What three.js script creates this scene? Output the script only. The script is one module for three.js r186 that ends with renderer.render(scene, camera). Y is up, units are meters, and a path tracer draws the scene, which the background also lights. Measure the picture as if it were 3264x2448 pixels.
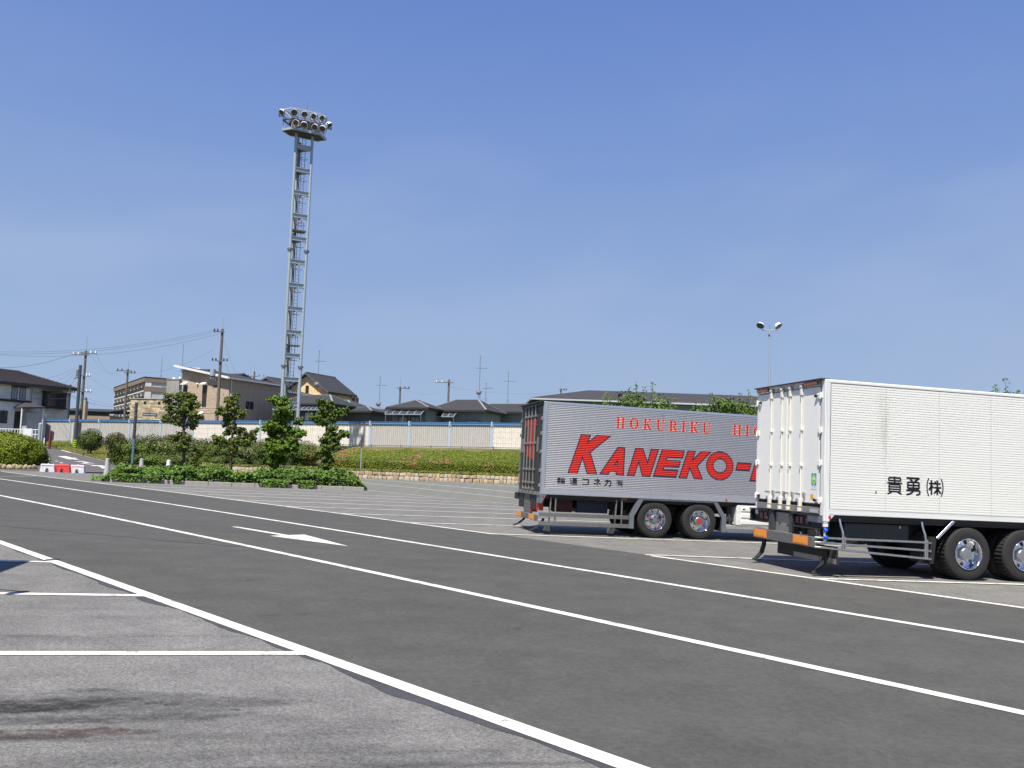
import * as THREE from 'three';
import { mergeGeometries } from 'three/addons/utils/BufferGeometryUtils.js';
import { ConvexGeometry } from 'three/addons/geometries/ConvexGeometry.js';
import { RoundedBoxGeometry } from 'three/addons/geometries/RoundedBoxGeometry.js';

// ---------------------------------------------------------------- camera, sky, sun, exposure
const R = Math.PI / 180, V3 = THREE.Vector3;
const scene = new THREE.Scene();
const EYE = 1.7, PITCH = 5.65 * R, ROLL = 1.6 * R, SLOPE = -0.021;
const camera = new THREE.PerspectiveCamera(48.23, 4 / 3, 0.1, 6000);
camera.position.set(0, EYE, 0);
camera.rotation.set(PITCH, 0, ROLL);
scene.add(camera);

const renderer = new THREE.WebGLRenderer({ antialias: true });
renderer.setSize(1024, 768);
renderer.toneMapping = THREE.LinearToneMapping;
renderer.toneMappingExposure = 1.4;
renderer.shadowMap.enabled = true;

const lin = (r, g, b) => { const f = (c) => { c /= 255; return c <= 0.04045 ? c / 12.92 : ((c + 0.055) / 1.055) ** 2.4; }; return [f(r), f(g), f(b)]; };
{
  // clear late-spring sky: pale at the horizon, deeper blue overhead, with a few very thin high veils
  const W = 1024, Hh = 512, data = new Float32Array(W * Hh * 4);
  const stops = [[-90, 150, 150, 148], [-4, 150, 156, 160], [-0.5, 166, 185, 210], [3, 164, 187, 217], [8, 156, 180, 217], [14, 142, 169, 215], [20, 127, 156, 211], [26, 113, 144, 206], [32, 102, 133, 201], [50, 86, 120, 190], [90, 72, 106, 178]].map((s) => [s[0], ...lin(s[1], s[2], s[3]).map((c) => c / 1.4)]);
  const wob = (a, b) => Math.sin(a * 3.1 + 1.3 * Math.sin(b * 9 + a)) * 0.5 + Math.sin(a * 7.3 - b * 21) * 0.3 + Math.sin(b * 43 + a * 2.2) * 0.2;
  for (let j = 0; j < Hh; j++) {
    const el = ((j + 0.5) / Hh - 0.5) * 180;
    let k = 0; while (k < stops.length - 2 && stops[k + 1][0] < el) k++;
    const A = stops[k], B = stops[k + 1], t = Math.min(1, Math.max(0, (el - A[0]) / (B[0] - A[0])));
    for (let i = 0; i < W; i++) {
      const az = (i / W) * 2 * Math.PI, veil = el > 0 ? (Math.max(0, wob(az, el * R * 1.3) - 0.1) * 0.09 + 0.09 * smooth(0.42, 0.8, fbm(az * 5 + el * 0.08, el * 0.28 - az * 3.2, 17, 4))) * Math.exp(-(((el - 13) / 9) ** 2)) : 0, o = (j * W + i) * 4;
      for (let c = 0; c < 3; c++) data[o + c] = (A[1 + c] + (B[1 + c] - A[1 + c]) * t) * (1 - veil) + veil * [0.46, 0.5, 0.58][c];
      data[o + 3] = 1;
    }
  }
  const sky = new THREE.DataTexture(data, W, Hh, THREE.RGBAFormat, THREE.FloatType);
  sky.mapping = THREE.EquirectangularReflectionMapping; sky.magFilter = THREE.LinearFilter; sky.needsUpdate = true;
  scene.background = sky; scene.environment = sky;
}
const sun = new THREE.DirectionalLight(new THREE.Color().setRGB(1, 0.95, 0.86), 5);
sun.position.set(-19.1 * 1.2, 120, 50.6 * 1.2);
sun.castShadow = true; sun.shadow.radius = 1; sun.shadow.mapSize.set(4096, 4096);
Object.assign(sun.shadow.camera, { left: -130, right: 130, top: 130, bottom: -130, near: 1, far: 600 });
scene.add(sun, sun.target);

// ---------------------------------------------------------------- helpers
function rng(seed) { let s = seed | 0; return () => { s = (s + 0x6d2b79f5) | 0; let t = Math.imul(s ^ (s >>> 15), 1 | s); t = (t + Math.imul(t ^ (t >>> 7), 61 | t)) ^ t; return ((t ^ (t >>> 14)) >>> 0) / 4294967296; }; }
function hash2(x, y, s) { let h = Math.imul(x, 374761393) + Math.imul(y, 668265263) + Math.imul(s, 1274126177); h = Math.imul(h ^ (h >>> 13), 1274126177); return ((h ^ (h >>> 16)) >>> 0) / 4294967296; }
function vnoise(x, y, s, per = 0) {
  const xi = Math.floor(x), yi = Math.floor(y), fx = x - xi, fy = y - yi, m = (v) => (per ? ((v % per) + per) % per : v), sx = fx * fx * (3 - 2 * fx), sy = fy * fy * (3 - 2 * fy);
  const a = hash2(m(xi), m(yi), s), b = hash2(m(xi + 1), m(yi), s), c = hash2(m(xi), m(yi + 1), s), d = hash2(m(xi + 1), m(yi + 1), s);
  return a + (b - a) * sx + (c - a) * sy + (a - b - c + d) * sx * sy;
}
function fbm(x, y, s, n = 4) { let v = 0, a = 0.5, t = 0; for (let i = 0; i < n; i++) { v += a * vnoise(x, y, s + i); t += a; a *= 0.5; x *= 2.03; y *= 2.03; } return v / t; }
function lerp(a, b, t) { return a + (b - a) * t; }
function clamp(v, a = 0, b = 1) { return Math.min(b, Math.max(a, v)); }
function smooth(a, b, v) { const t = clamp((v - a) / (b - a)); return t * t * (3 - 2 * t); }

const toCam = new THREE.Matrix4().makeRotationFromEuler(new THREE.Euler(PITCH, 0, ROLL));
// a point of the place, from its survey bearing in the 3264-wide photograph and its distance in front of the camera
function spot(u, v, depth) { const d = new V3((u - 1632) / 2734, -(v - 1224) / 2734, -1).applyMatrix4(toCam); return new V3(0, EYE, 0).addScaledVector(d, depth / -d.z); }

const used = new Map();
function numbered(name) { const n = used.get(name) || 0; used.set(name, n + 1); return n ? name + '_' + String(n).padStart(3, '0') : name; }
function setShadow(o) { o.castShadow = o.receiveShadow = true; return o; }
function tag(o, label, category, group, kind) { if (label) o.userData.label = label; if (category) o.userData.category = category; if (group) o.userData.group = group; if (kind) o.userData.kind = kind; return o; }
function G(list) {
  list = (Array.isArray(list) ? list : [list]);
  if (list.length === 1) return list[0];
  const keepUv = list.every((g) => g.attributes.uv), keepC = list.every((g) => g.attributes.color);
  return mergeGeometries(list.map((g) => { const h = g.index ? g.toNonIndexed() : g.clone(); if (!h.attributes.normal) h.computeVertexNormals(); for (const k of Object.keys(h.attributes)) if (k !== 'position' && k !== 'normal' && !(k === 'uv' && keepUv) && !(k === 'color' && keepC)) h.deleteAttribute(k); return h; }));
}
function part(name, geo, mat, parent) { const m = setShadow(new THREE.Mesh(G(geo), mat)); m.name = name; parent.add(m); return m; }
function top(name, geo, mat, label, category, group) { const m = setShadow(new THREE.Mesh(G(geo), mat)); m.name = numbered(name); scene.add(m); return tag(m, label, category, group); }
function structure(name, geo, mat) { const m = setShadow(new THREE.Mesh(G(geo), mat)); m.name = numbered(name); m.userData.kind = 'structure'; scene.add(m); return m; }
function thing(name, label, category, pos = [0, 0, 0], yaw = 0, group) { const o = new THREE.Group(); o.name = numbered(name); o.position.set(...pos); o.rotation.y = yaw; scene.add(o); return tag(o, label, category, group); }
function sub(name, parent) { const o = new THREE.Group(); o.name = name; parent.add(o); return o; }
const box = (w, h, d, x = 0, y = 0, z = 0) => new THREE.BoxGeometry(w, h, d).translate(x, y, z);
const span = (x0, x1, y0, y1, z0, z1) => box(Math.abs(x1 - x0), Math.abs(y1 - y0), Math.abs(z1 - z0), (x0 + x1) / 2, (y0 + y1) / 2, (z0 + z1) / 2);
const rspan = (x0, x1, y0, y1, z0, z1, r = 0.015) => new RoundedBoxGeometry(Math.abs(x1 - x0), Math.abs(y1 - y0), Math.abs(z1 - z0), 2, Math.min(r, Math.abs(x1 - x0) / 2.1, Math.abs(y1 - y0) / 2.1, Math.abs(z1 - z0) / 2.1)).translate((x0 + x1) / 2, (y0 + y1) / 2, (z0 + z1) / 2);
const P = (p) => (p.isVector3 ? p : new V3(...p));
function bar(a, b, r, seg = 8, r2 = r) { a = P(a); b = P(b); const d = new V3().subVectors(b, a), L = d.length(); return new THREE.CylinderGeometry(r2, r, L, seg).applyQuaternion(new THREE.Quaternion().setFromUnitVectors(new V3(0, 1, 0), d.normalize())).translate((a.x + b.x) / 2, (a.y + b.y) / 2, (a.z + b.z) / 2); }
function beam(a, b, w, h) { a = P(a); b = P(b); const d = new V3().subVectors(b, a), L = d.length(), m = new THREE.Matrix4(), z = d.clone().normalize(), x = new V3().crossVectors(Math.abs(z.y) > 0.99 ? new V3(1, 0, 0) : new V3(0, 1, 0), z).normalize(), y = new V3().crossVectors(z, x); m.makeBasis(x, y, z).setPosition((a.x + b.x) / 2, (a.y + b.y) / 2, (a.z + b.z) / 2); return new THREE.BoxGeometry(w, h, L).applyMatrix4(m); }
const tube = (pts, r, n = 12, seg = 6) => new THREE.TubeGeometry(new THREE.CatmullRomCurve3(pts.map(P)), n, r, seg, false);
function plate(pts, z0, z1, bevel = 0) { const s = new THREE.Shape(pts.map((p) => new THREE.Vector2(...p))); return new THREE.ExtrudeGeometry(s, { depth: z1 - z0, bevelEnabled: bevel > 0, bevelSize: bevel, bevelThickness: bevel, bevelSegments: 1, steps: 1 }).translate(0, 0, z0); }
function wire(a, b, sag, r) { a = P(a); b = P(b); const pts = []; for (let i = 0; i <= 14; i++) { const t = i / 14; pts.push(new V3().lerpVectors(a, b, t).add(new V3(0, -4 * sag * t * (1 - t), 0))); } return new THREE.TubeGeometry(new THREE.CatmullRomCurve3(pts), 28, r, 4, false); }

// ---------------------------------------------------------------- materials
const mat = (rgb, rough = 0.8, metal = 0, extra = {}) => new THREE.MeshStandardMaterial({ color: new THREE.Color().setRGB(...rgb), roughness: rough, metalness: metal, ...extra });
function noiseMap(size, fn, srgb = true) {
  const d = new Uint8Array(size * size * 4);
  for (let j = 0; j < size; j++) for (let i = 0; i < size; i++) { const c = fn(i / size, j / size, i, j), o = (j * size + i) * 4; for (let k = 0; k < 3; k++) d[o + k] = clamp(Math.round((Array.isArray(c) ? c[k] : c) * 255), 0, 255); d[o + 3] = 255; }
  const t = new THREE.DataTexture(d, size, size); t.wrapS = t.wrapT = THREE.RepeatWrapping; t.magFilter = THREE.LinearFilter; if (srgb) t.colorSpace = THREE.SRGBColorSpace; t.needsUpdate = true; return t;
}
const tileN = (u, v, f, s) => vnoise(u * f, v * f, s, f);
// asphalt: bituminous grain with single pale and dark stones (tile of 2.5 m)
const grainNew = noiseMap(1024, (u, v, i, j) => { const st = hash2(i >> 1, j >> 1, 5), n = 0.80 + 0.10 * (tileN(u, v, 256, 1) - 0.5) + 0.10 * (tileN(u, v, 64, 2) - 0.5) + 0.07 * (tileN(u, v, 8, 3) - 0.5); return n + (st > 0.993 ? 0.16 : st < 0.02 ? -0.12 : 0); });
const grainOld = noiseMap(1024, (u, v, i, j) => { const st = hash2(i >> 2, j >> 2, 9), n = 0.80 + 0.24 * (tileN(u, v, 256, 11) - 0.5) + 0.09 * (tileN(u, v, 96, 12) - 0.5) + 0.10 * (tileN(u, v, 9, 13) - 0.5); const k = n + (st > 0.97 ? 0.08 : st < 0.06 ? -0.14 : 0); return [k * 1.0, k * 0.995, k * 0.985]; });
const bumpOld = noiseMap(512, (u, v) => 0.5 * tileN(u, v, 128, 21) + 0.5 * tileN(u, v, 256, 22), false);
const grime = noiseMap(512, (u, v) => 0.955 + 0.10 * (tileN(u, v, 6, 31) - 0.5) + 0.07 * (tileN(u, v, 24, 32) - 0.5) + 0.05 * (tileN(u, v, 128, 33) - 0.5));
const streak = noiseMap(512, (u, v) => 0.945 + 0.11 * (vnoise(u * 96, v * 4, 41, 96) - 0.5) + 0.07 * (tileN(u, v, 40, 42) - 0.5));
// road paint: scuffed, with pits where the stone shows through
const scuff = noiseMap(1024, (u, v, i, j) => { const a = 0.5 * tileN(u, v, 12, 35) + 0.3 * tileN(u, v, 48, 36) + 0.2 * tileN(u, v, 160, 37), pit = hash2(i >> 1, j >> 1, 38), w = smooth(0.60, 0.75, a), k = 0.97 - 0.05 * tileN(u, v, 5, 39) - 0.30 * w * tileN(u, v, 200, 34) - (pit > 0.975 - 0.14 * w ? 0.28 : 0); return [k, k * 0.99, k * 0.965]; });
const M = {
  laneNew: mat([0.114, 0.1105, 0.0965], 0.93, 0, { map: grainNew, bumpMap: bumpOld, bumpScale: 0.004, vertexColors: true }),
  lotOld: mat([0.292, 0.285, 0.266], 0.95, 0, { map: grainOld, bumpMap: bumpOld, bumpScale: 0.008, vertexColors: true }),
  lotFar: mat([0.25, 0.25, 0.215], 0.95, 0, { map: grainOld }),
  tar: mat([0.085, 0.083, 0.095], 0.85, 0, { map: grainNew }),
  paint: mat([0.80, 0.785, 0.73], 0.75, 0, { map: scuff }),
  paintWorn: mat([0.58, 0.57, 0.54], 0.8, 0, { map: scuff }),
  white: mat([0.80, 0.80, 0.77], 0.38, 0, { map: grime }), door: mat([0.84, 0.825, 0.765], 0.4),
  whitePlain: mat([0.78, 0.77, 0.70], 0.45),
  cream: mat([0.80, 0.76, 0.66], 0.5),
  alu: mat([0.8, 0.81, 0.82], 0.34, 0.9, { map: grime }),
  aluDull: mat([0.32, 0.34, 0.38], 0.45, 0.7, { map: streak }),
  steel: mat([0.5, 0.5, 0.5], 0.35, 0.85, { map: streak }),
  chrome: mat([0.82, 0.83, 0.86], 0.1, 1),
  tarnish: mat([0.34, 0.325, 0.29], 0.5, 0.6, { map: streak }),
  black: mat([0.018, 0.018, 0.019], 0.6),
  rubber: mat([0.026, 0.025, 0.024], 0.85, 0, { map: grime }),
  dark: mat([0.035, 0.033, 0.032], 0.75, 0, { map: grime }),
  grey: mat([0.16, 0.16, 0.155], 0.6, 0.2, { map: streak }),
  rust: mat([0.13, 0.07, 0.045], 0.9),
  orange: mat([0.85, 0.22, 0.045], 0.4), amber: mat([0.75, 0.32, 0.03], 0.4), red: mat([0.55, 0.03, 0.03], 0.35), blue: mat([0.02, 0.1, 0.6], 0.2), markBrown: mat([0.30, 0.09, 0.03], 0.3),
  redPaint: mat([0.52, 0.035, 0.03], 0.5, 0, { map: grime }),
  navy: mat([0.012, 0.018, 0.045], 0.5), maroon: mat([0.06, 0.006, 0.006], 0.6),
  galv: mat([0.42, 0.49, 0.54], 0.55, 0.25, { map: streak }),
  galvDark: mat([0.16, 0.16, 0.16], 0.6, 0.3),
  lampGlass: mat([0.07, 0.07, 0.065], 0.25), lampWhite: mat([0.85, 0.86, 0.88], 0.4),
  concrete: mat([0.40, 0.37, 0.33], 0.9, 0, { map: grime }), concretePale: mat([0.46, 0.455, 0.45], 0.85, 0, { map: grime }),
  pole: mat([0.17, 0.15, 0.13], 0.9, 0, { map: streak }), poleDark: mat([0.06, 0.06, 0.065], 0.7, 0.2),
  wireM: mat([0.06, 0.065, 0.08], 0.7),
  soil: mat([0.14, 0.11, 0.07], 0.95, 0, { map: grime }),
  grass: mat([0.115, 0.12, 0.042], 0.95, 0, { map: grime, vertexColors: true }),
  leaf: new THREE.MeshPhysicalMaterial({ color: 0xffffff, roughness: 0.75, specularIntensity: 0.3, vertexColors: true, side: THREE.DoubleSide }),
  bark: mat([0.10, 0.075, 0.055], 0.95, 0, { map: streak }),
  fenceCream: mat([0.84, 0.775, 0.68], 0.8, 0, { map: streak }), fenceGrey: mat([0.56, 0.535, 0.49], 0.8, 0, { map: streak }),
  fenceBlue: mat([0.11, 0.26, 0.50], 0.5), fencePost: mat([0.45, 0.54, 0.62], 0.5, 0.1),
  roofDark: mat([0.036, 0.036, 0.038], 0.8, 0, { map: grime }), roofBrown: mat([0.055, 0.045, 0.05], 0.8, 0, { map: grime }), ridge: mat([0.24, 0.25, 0.26], 0.7),
  glass: mat([0.03, 0.035, 0.045], 0.12), glassPale: mat([0.3, 0.33, 0.36], 0.3), frameDark: mat([0.025, 0.022, 0.02], 0.6), frameWhite: mat([0.75, 0.76, 0.76], 0.5),
};

// ---------------------------------------------------------------- the ground of the place
const wallZ = (x) => -68.5 + (x - 0.74) * (x < 0.74 ? 0.2117 : 0.12), wallBase = (x) => (x < 0.74 ? 0.50 - (x - 0.74) * 0.0053 : 0.50 - (x - 0.74) * 0.012);
const fenceZ = (x) => -82.6 + (x - 0.9) * 0.3618, FB = 3.58, FT = 6.08;
const lanePlane = (x) => SLOPE * clamp(x, -75, 75);
function lotY(x, z) { const p = lanePlane(x), t = smooth(0, 1, (-z - 46) / (-wallZ(x) - 46)); return p + t * (wallBase(clamp(x, -40, 40)) - lanePlane(clamp(x, -40, 40))); }
function sheet(xs, zs, yf, colorf, tile = 2.5) {
  const pos = [], uv = [], col = [], idx = [];
  for (const z of zs) for (const x of xs) { pos.push(x, yf(x, z), z); uv.push(x / tile, z / tile); if (colorf) col.push(...colorf(x, z)); }
  const n = xs.length;
  for (let j = 0; j < zs.length - 1; j++) for (let i = 0; i < n - 1; i++) { const a = j * n + i; idx.push(a, a + n, a + 1, a + 1, a + n, a + n + 1); }
  const g = new THREE.BufferGeometry(); g.setAttribute('position', new THREE.Float32BufferAttribute(pos, 3)); g.setAttribute('uv', new THREE.Float32BufferAttribute(uv, 2)); if (colorf) g.setAttribute('color', new THREE.Float32BufferAttribute(col, 3)); g.setIndex(idx); g.computeVertexNormals();
  if (g.attributes.normal.getY(0) < 0) { for (let i = 0; i < idx.length; i += 3) { const t = idx[i]; idx[i] = idx[i + 1]; idx[i + 1] = t; } g.setIndex(idx); g.computeVertexNormals(); }
  return g;
}
// a sheet spanned between two rows of points
function ruled(rowA, rowB, n, yf, colorf, tile = 2.5) {
  const pos = [], uv = [], col = [], idx = [], m = rowA.length;
  for (let j = 0; j <= n; j++) for (let i = 0; i < m; i++) { const x = lerp(rowA[i][0], rowB[i][0], j / n), z = lerp(rowA[i][1], rowB[i][1], j / n); pos.push(x, yf(x, z, j / n, i), z); uv.push(x / tile, z / tile); if (colorf) col.push(...colorf(x, z, j / n)); }
  for (let j = 0; j < n; j++) for (let i = 0; i < m - 1; i++) { const a = j * m + i; idx.push(a, a + 1, a + m, a + 1, a + m + 1, a + m); }
  const g = new THREE.BufferGeometry(); g.setAttribute('position', new THREE.Float32BufferAttribute(pos, 3)); g.setAttribute('uv', new THREE.Float32BufferAttribute(uv, 2)); if (colorf) g.setAttribute('color', new THREE.Float32BufferAttribute(col, 3)); g.setIndex(idx); g.computeVertexNormals();
  if (g.attributes.normal.getY(Math.floor(m / 2)) < 0) { for (let i = 0; i < idx.length; i += 3) { const t = idx[i]; idx[i] = idx[i + 1]; idx[i + 1] = t; } g.setIndex(idx); g.computeVertexNormals(); }
  return g;
}
const range = (a, b, s) => { const o = []; const n = Math.max(1, Math.round(Math.abs(b - a) / s)); for (let i = 0; i <= n; i++) o.push(lerp(a, b, i / n)); return o; };

const roadEdge = [[-26.6, -58.5], [-27.65, -62], [-37.12, -75], [-52.45, -98]];          // right-hand edge of the exit road, seen from the lot
const roadLeft = [[-32.5, -57.6], [-34.2, -62], [-43.6, -75], [-58.6, -98]];
const roadY = (z) => { const t = -z; return t < 58 ? 0.62 : t < 62 ? lerp(0.66, 1.13, (t - 58) / 4) : t < 75 ? lerp(1.13, 1.79, (t - 62) / 13) : t < 98 ? lerp(1.79, 2.74, (t - 75) / 23) : 2.74 + Math.min(0.75, (t - 98) * 0.03); };
{
  // everything beyond and around the lot
  const xs = [-2500, -900, -400, -200, ...range(-140, 110, 5), 200, 400, 900, 2500], zs = [900, 300, 120, ...range(60, -150, 5), -200, -400, -900, -3500];
  const far = (x, z) => (z < fenceZ(clamp(x, -140, 110)) - 3.5 ? FB - 0.06 : Math.min(lotY(clamp(x, -60, 70), clamp(z, -80, 60)), lanePlane(x)) - 0.5);
  structure('ground', sheet(xs, zs, far, (x, z) => { const n = 0.75 + 0.5 * fbm(x / 9, z / 9, 70); return [n, n, n]; }, 4), M.grass);
}
const blotch = (x, z) => { const a = fbm(x * 0.35 + 7, z * 0.35, 51, 4), b = fbm(x * 1.6, z * 1.6, 55, 3); return 0.90 + 0.22 * (a - 0.5) + 0.10 * (b - 0.5); };
// drips, oil and rubber in the bays on the left, measured on the photograph
const ovals = [[-2.75, -5.86, 1.3, 0.44, 0.26, 0], [-1.9, -5.5, 1.3, 0.34, 0.15, 0], [-1.3, -5.0, 1.5, 0.3, 0.14, 0], [-3.1, -5.82, 0.62, 0.2, 0.42, 0], [-3.3, -5.72, 0.6, 0.14, 0.5, 0], [-2.8, -6.02, 0.4, 0.07, 0.35, 0], [-2.55, -5.62, 0.8, 0.12, 0.2, 0], [-3.0, -5.48, 0.6, 0.09, 0.26, 0], [-1.9, -6.1, 0.6, 0.1, 0.16, 0], [-2.85, -5.25, 0.72, 0.13, 0.42, 1], [-3.05, -5.15, 0.5, 0.07, 0.3, 0], [-2.37, -6.02, 0.075, 0.035, 0.5, 0], [-2.24, -6.0, 0.06, 0.026, 0.5, 0], [-2.95, -6.25, 0.17, 0.05, 0.4, 0], [-1.80, -5.95, 0.05, 0.022, 0.5, 0], [-1.70, -5.98, 0.03, 0.016, 0.45, 0], [-1.62, -5.75, 0.06, 0.02, 0.35, 0], [-2.2, -8.3, 0.2, 0.03, 0.25, 0], [-3.0, -9.0, 0.25, 0.04, 0.24, 0], [-1.2, -4.9, 0.3, 0.04, 0.25, 0], [-0.5, -5.3, 0.2, 0.03, 0.22, 0]];
function stain(x, z) {
  let k = [1, 1, 1];
  for (const [cx, cz, rx, rz, dark, brown] of ovals) {
    const a = 13 * R, dx = (x - cx) * Math.cos(a) - (z - cz) * Math.sin(a), dz = (x - cx) * Math.sin(a) + (z - cz) * Math.cos(a);
    const e0 = Math.hypot(dx / rx, dz / rz); if (e0 > 1.7) continue;
    const e = e0 + 0.95 * (fbm(dx * 4 + 9, dz * 9, 61, 5) - 0.5);
    const w = (1 - smooth(0.80, 1.0, e)) * dark * (0.5 + 0.7 * smooth(0.3, 0.65, fbm(dx * 18, dz * 24, 64, 3)) + 0.4 * hash2(Math.round(x * 50), Math.round(z * 50), 5));
    const c = brown ? [1 - w * 0.92, 1 - w * 1.1, 1 - w * 1.13] : [1 - w, 1 - w * 1.01, 1 - w]; k = k.map((v, i) => v * clamp(c[i], 0.2, 1));
  }
  // tyre tracks and drag marks running along the bays
  const w = 0.225 * -x - 0.974 * z, s = 0.974 * x - 0.225 * z;
  for (const [w0, sd, d] of [[5.02, 0.06, 0.5], [5.25, 0.16, 0.16], [5.62, 0.05, 0.22], [8.62, 0.07, 0.42], [8.48, 0.14, 0.12], [8.05, 0.05, 0.12], [9.6, 0.05, 0.14], [10.1, 0.06, 0.16], [7.2, 0.05, 0.1]]) { const q = Math.exp(-(((w - w0 - 0.12 * (fbm(s * 0.5, w0, 66, 3) - 0.5)) / sd) ** 2)) * d * smooth(0.3, 0.62, fbm(s * 1.7, w * 16, 67, 4)); k = k.map((v) => v * (1 - q)); }
  return k;
}
// the older binder left of the lane is a cooler grey than the bays on the right
const coarse = (x, z) => { const b = blotch(x, z), cool = smooth(4.3, 3.6, x * Math.sin(46.4 * R) - z * Math.cos(46.4 * R)) * 0.028; return [b * (1 - cool), b * (0.995 - cool * 0.9), b * (0.985 + cool * 0.3)]; };
const lot = structure('parking_lot', (() => {
  // main sheet: rows from behind the camera to the foot of the stone wall
  const rows = range(0, 1, 1 / 90), xs = range(-33, 78, 1);
  const g = [];
  const yf = (x, z) => lotY(x, z);
  g.push(ruled(xs.map((x) => [x, 34]), xs.map((x) => [x, x < -26.6 ? -58.4 + (x + 26.6) * 0.04 : wallZ(x) + 0.05]), 110, yf, coarse));
  return g;
})(), M.lotOld);
structure('parking_lot_edge', ruled(range(-75, -33, 3).map((x) => [x, 34]), range(-75, -33, 3).map((x) => [x, -58.6]), 30, lotY, coarse), M.lotOld);
const bayTone = (x, z) => { const b = coarse(x, z), s = stain(x, z); return b.map((v, i) => v * s[i]); };
part('bay_paving', sheet([...range(-6.2, -3.95, 0.045), ...range(-3.9, -1.3, 0.02), ...range(-1.25, 1.4, 0.045)], [...range(-3.0, -4.65, 0.045), ...range(-4.7, -6.6, 0.02), ...range(-6.65, -10.6, 0.045)], (x, z) => lotY(x, z) + 0.002, bayTone), M.lotOld, lot);

// lanes: s runs along the driving lane, o across it, away from the camera
const LD = [Math.cos(46.4 * R), Math.sin(46.4 * R)], LN = [Math.sin(46.4 * R), -Math.cos(46.4 * R)];
const lane = (s, o) => [s * LD[0] + o * LN[0], s * LD[1] + o * LN[1]];
const L1 = (s) => 4.1465 + 0.00636 * s, L2 = (s) => 7.6327 - 0.02434 * s - 0.000841 * s * s, L3 = (s) => 11.1674 - 0.03825 * s - 0.000859 * s * s, L4 = (s) => (s < -50 ? 14.37 - 0.07083 * -50 - 0.00136 * 2500 + (s + 50) * 0.05 : 14.3696 - 0.07083 * s - 0.00136 * s * s);
const lift = (h) => (x, z) => lotY(x, z) + h;
{
  const ss = [...range(-62, -16, 0.5), ...range(-15.9, 8, 0.1), ...range(8.5, 12, 0.5)], rr = rng(4);
  const drips = []; for (let i = 0; i < 150; i++) { const s = -22 + 27 * rr(), o = 4.3 + 10 * rr(); drips.push([...lane(s, o), 0.05 + 0.22 * rr() * rr(), 0.03 + 0.05 * rr(), 0.10 + 0.25 * rr(), (rr() - 0.5) * 0.6]); }
  const laneTone = (x, z) => { let k = 1 + 0.16 * (fbm(x * 0.3, z * 0.3, 91, 4) - 0.5) + 0.13 * (fbm(x * 2.2, z * 2.2, 95, 3) - 0.5); const s = x * LD[0] + z * LD[1], o = x * LN[0] + z * LN[1]; for (const t of [5.1, 6.9, 8.9, 10.6, 12.4, 14.0]) k -= 0.05 * Math.exp(-(((o - t) / 0.3) ** 2)) * (0.3 + 1.4 * fbm(s * 0.4, o * 3, 97, 3)); if (s > -23) for (const d of drips) { const dx = x - d[0], dz = z - d[1]; if (dx * dx + dz * dz > 0.12) continue; const e = Math.hypot((dx * Math.cos(d[5]) - dz * Math.sin(d[5])) / d[2], (dx * Math.sin(d[5]) + dz * Math.cos(d[5])) / d[3]) + 0.8 * (fbm(x * 20, z * 20, 99, 2) - 0.5); if (e < 1) k -= d[4] * (1 - smooth(0.5, 1, e)); } return [k, k * 0.998, k * 0.995]; };
  const inner = ss.map((s) => lane(s, L1(s) - 0.03)), outer = ss.map((s) => lane(s, L4(Math.min(s, 6)) + 0.1));
  const road = structure('driving_lane', ruled(inner, outer, 100, lift(0.004), laneTone), M.laneNew);
  // fresh tar edge that shows beyond the near white line
  const s2 = range(-20, 4, 0.12), a = s2.map((s) => lane(s, L1(s) - 0.03)), b = s2.map((s) => lane(s, L1(s) - 0.03 - 0.03 - 0.17 * clamp(fbm(s * 1.3, 2, 77, 4) * 1.5 - 0.2) * smooth(-20, -9, s)));
  part('tar_edge', ruled(a, b, 1, lift(0.005)), M.tar, road);
  const seam = [[-10.55, -18.05], [-9.15, -17.63], [-7.8, -17.21], [-6.22, -16.62], [-4.83, -16.3]], fine = [];
  for (let i = 0; i < seam.length - 1; i++) for (let k = 0; k < 8; k++) fine.push([lerp(seam[i][0], seam[i + 1][0], k / 8), lerp(seam[i][1], seam[i + 1][1], k / 8) + 0.1 * (rr() - 0.5)]);
  part('crack', ruled(fine.map(([x, z]) => [x - 0.02, z - 0.03]), fine.map(([x, z], i) => [x + 0.02, z + 0.03 + 0.05 * rr()]), 1, lift(0.0075)), M.tar, road);
  const line = (name, pts, w, m, h, parent) => {
    const A = [], B = [];
    pts.forEach((p, i) => { const q = pts[Math.min(i + 1, pts.length - 1)], o = pts[Math.max(i - 1, 0)], L = Math.hypot(q[0] - o[0], q[1] - o[1]), nx = -(q[1] - o[1]) / L, nz = (q[0] - o[0]) / L; A.push([p[0] + nx * w / 2, p[1] + nz * w / 2]); B.push([p[0] - nx * w / 2, p[1] - nz * w / 2]); });
    return part(name, ruled(A, B, 1, lift(h)), m, parent);
  };
  const along = (f, s0, s1, d = 0) => range(s0, s1, 0.8).map((s) => lane(s, f(s) + d));
  line('lane_line', along(L1, -62, 8), 0.16, M.paint, 0.009, road);
  line('lane_line', along(L2, -62, 10), 0.16, M.paint, 0.009, road);
  line('lane_line', along(L3, -62, 12), 0.16, M.paint, 0.009, road);
  line('lane_line', along(L4, -60, -16.4), 0.15, M.paint, 0.009, road);
  line('lane_line', along(L4, -11.3, 12), 0.15, M.paint, 0.009, road);
  const seg = (x0, z0, x1, z1) => range(0, 1, 1 / Math.ceil(Math.hypot(x1 - x0, z1 - z0))).map((t) => [lerp(x0, x1, t), lerp(z0, z1, t)]);
  const bayLine = (x, z, deg, len, m = M.paint) => line('bay_line', seg(x, z, x + len * Math.cos(deg * R), z - len * Math.sin(deg * R)), 0.15, m, 0.013, lot);
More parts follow.
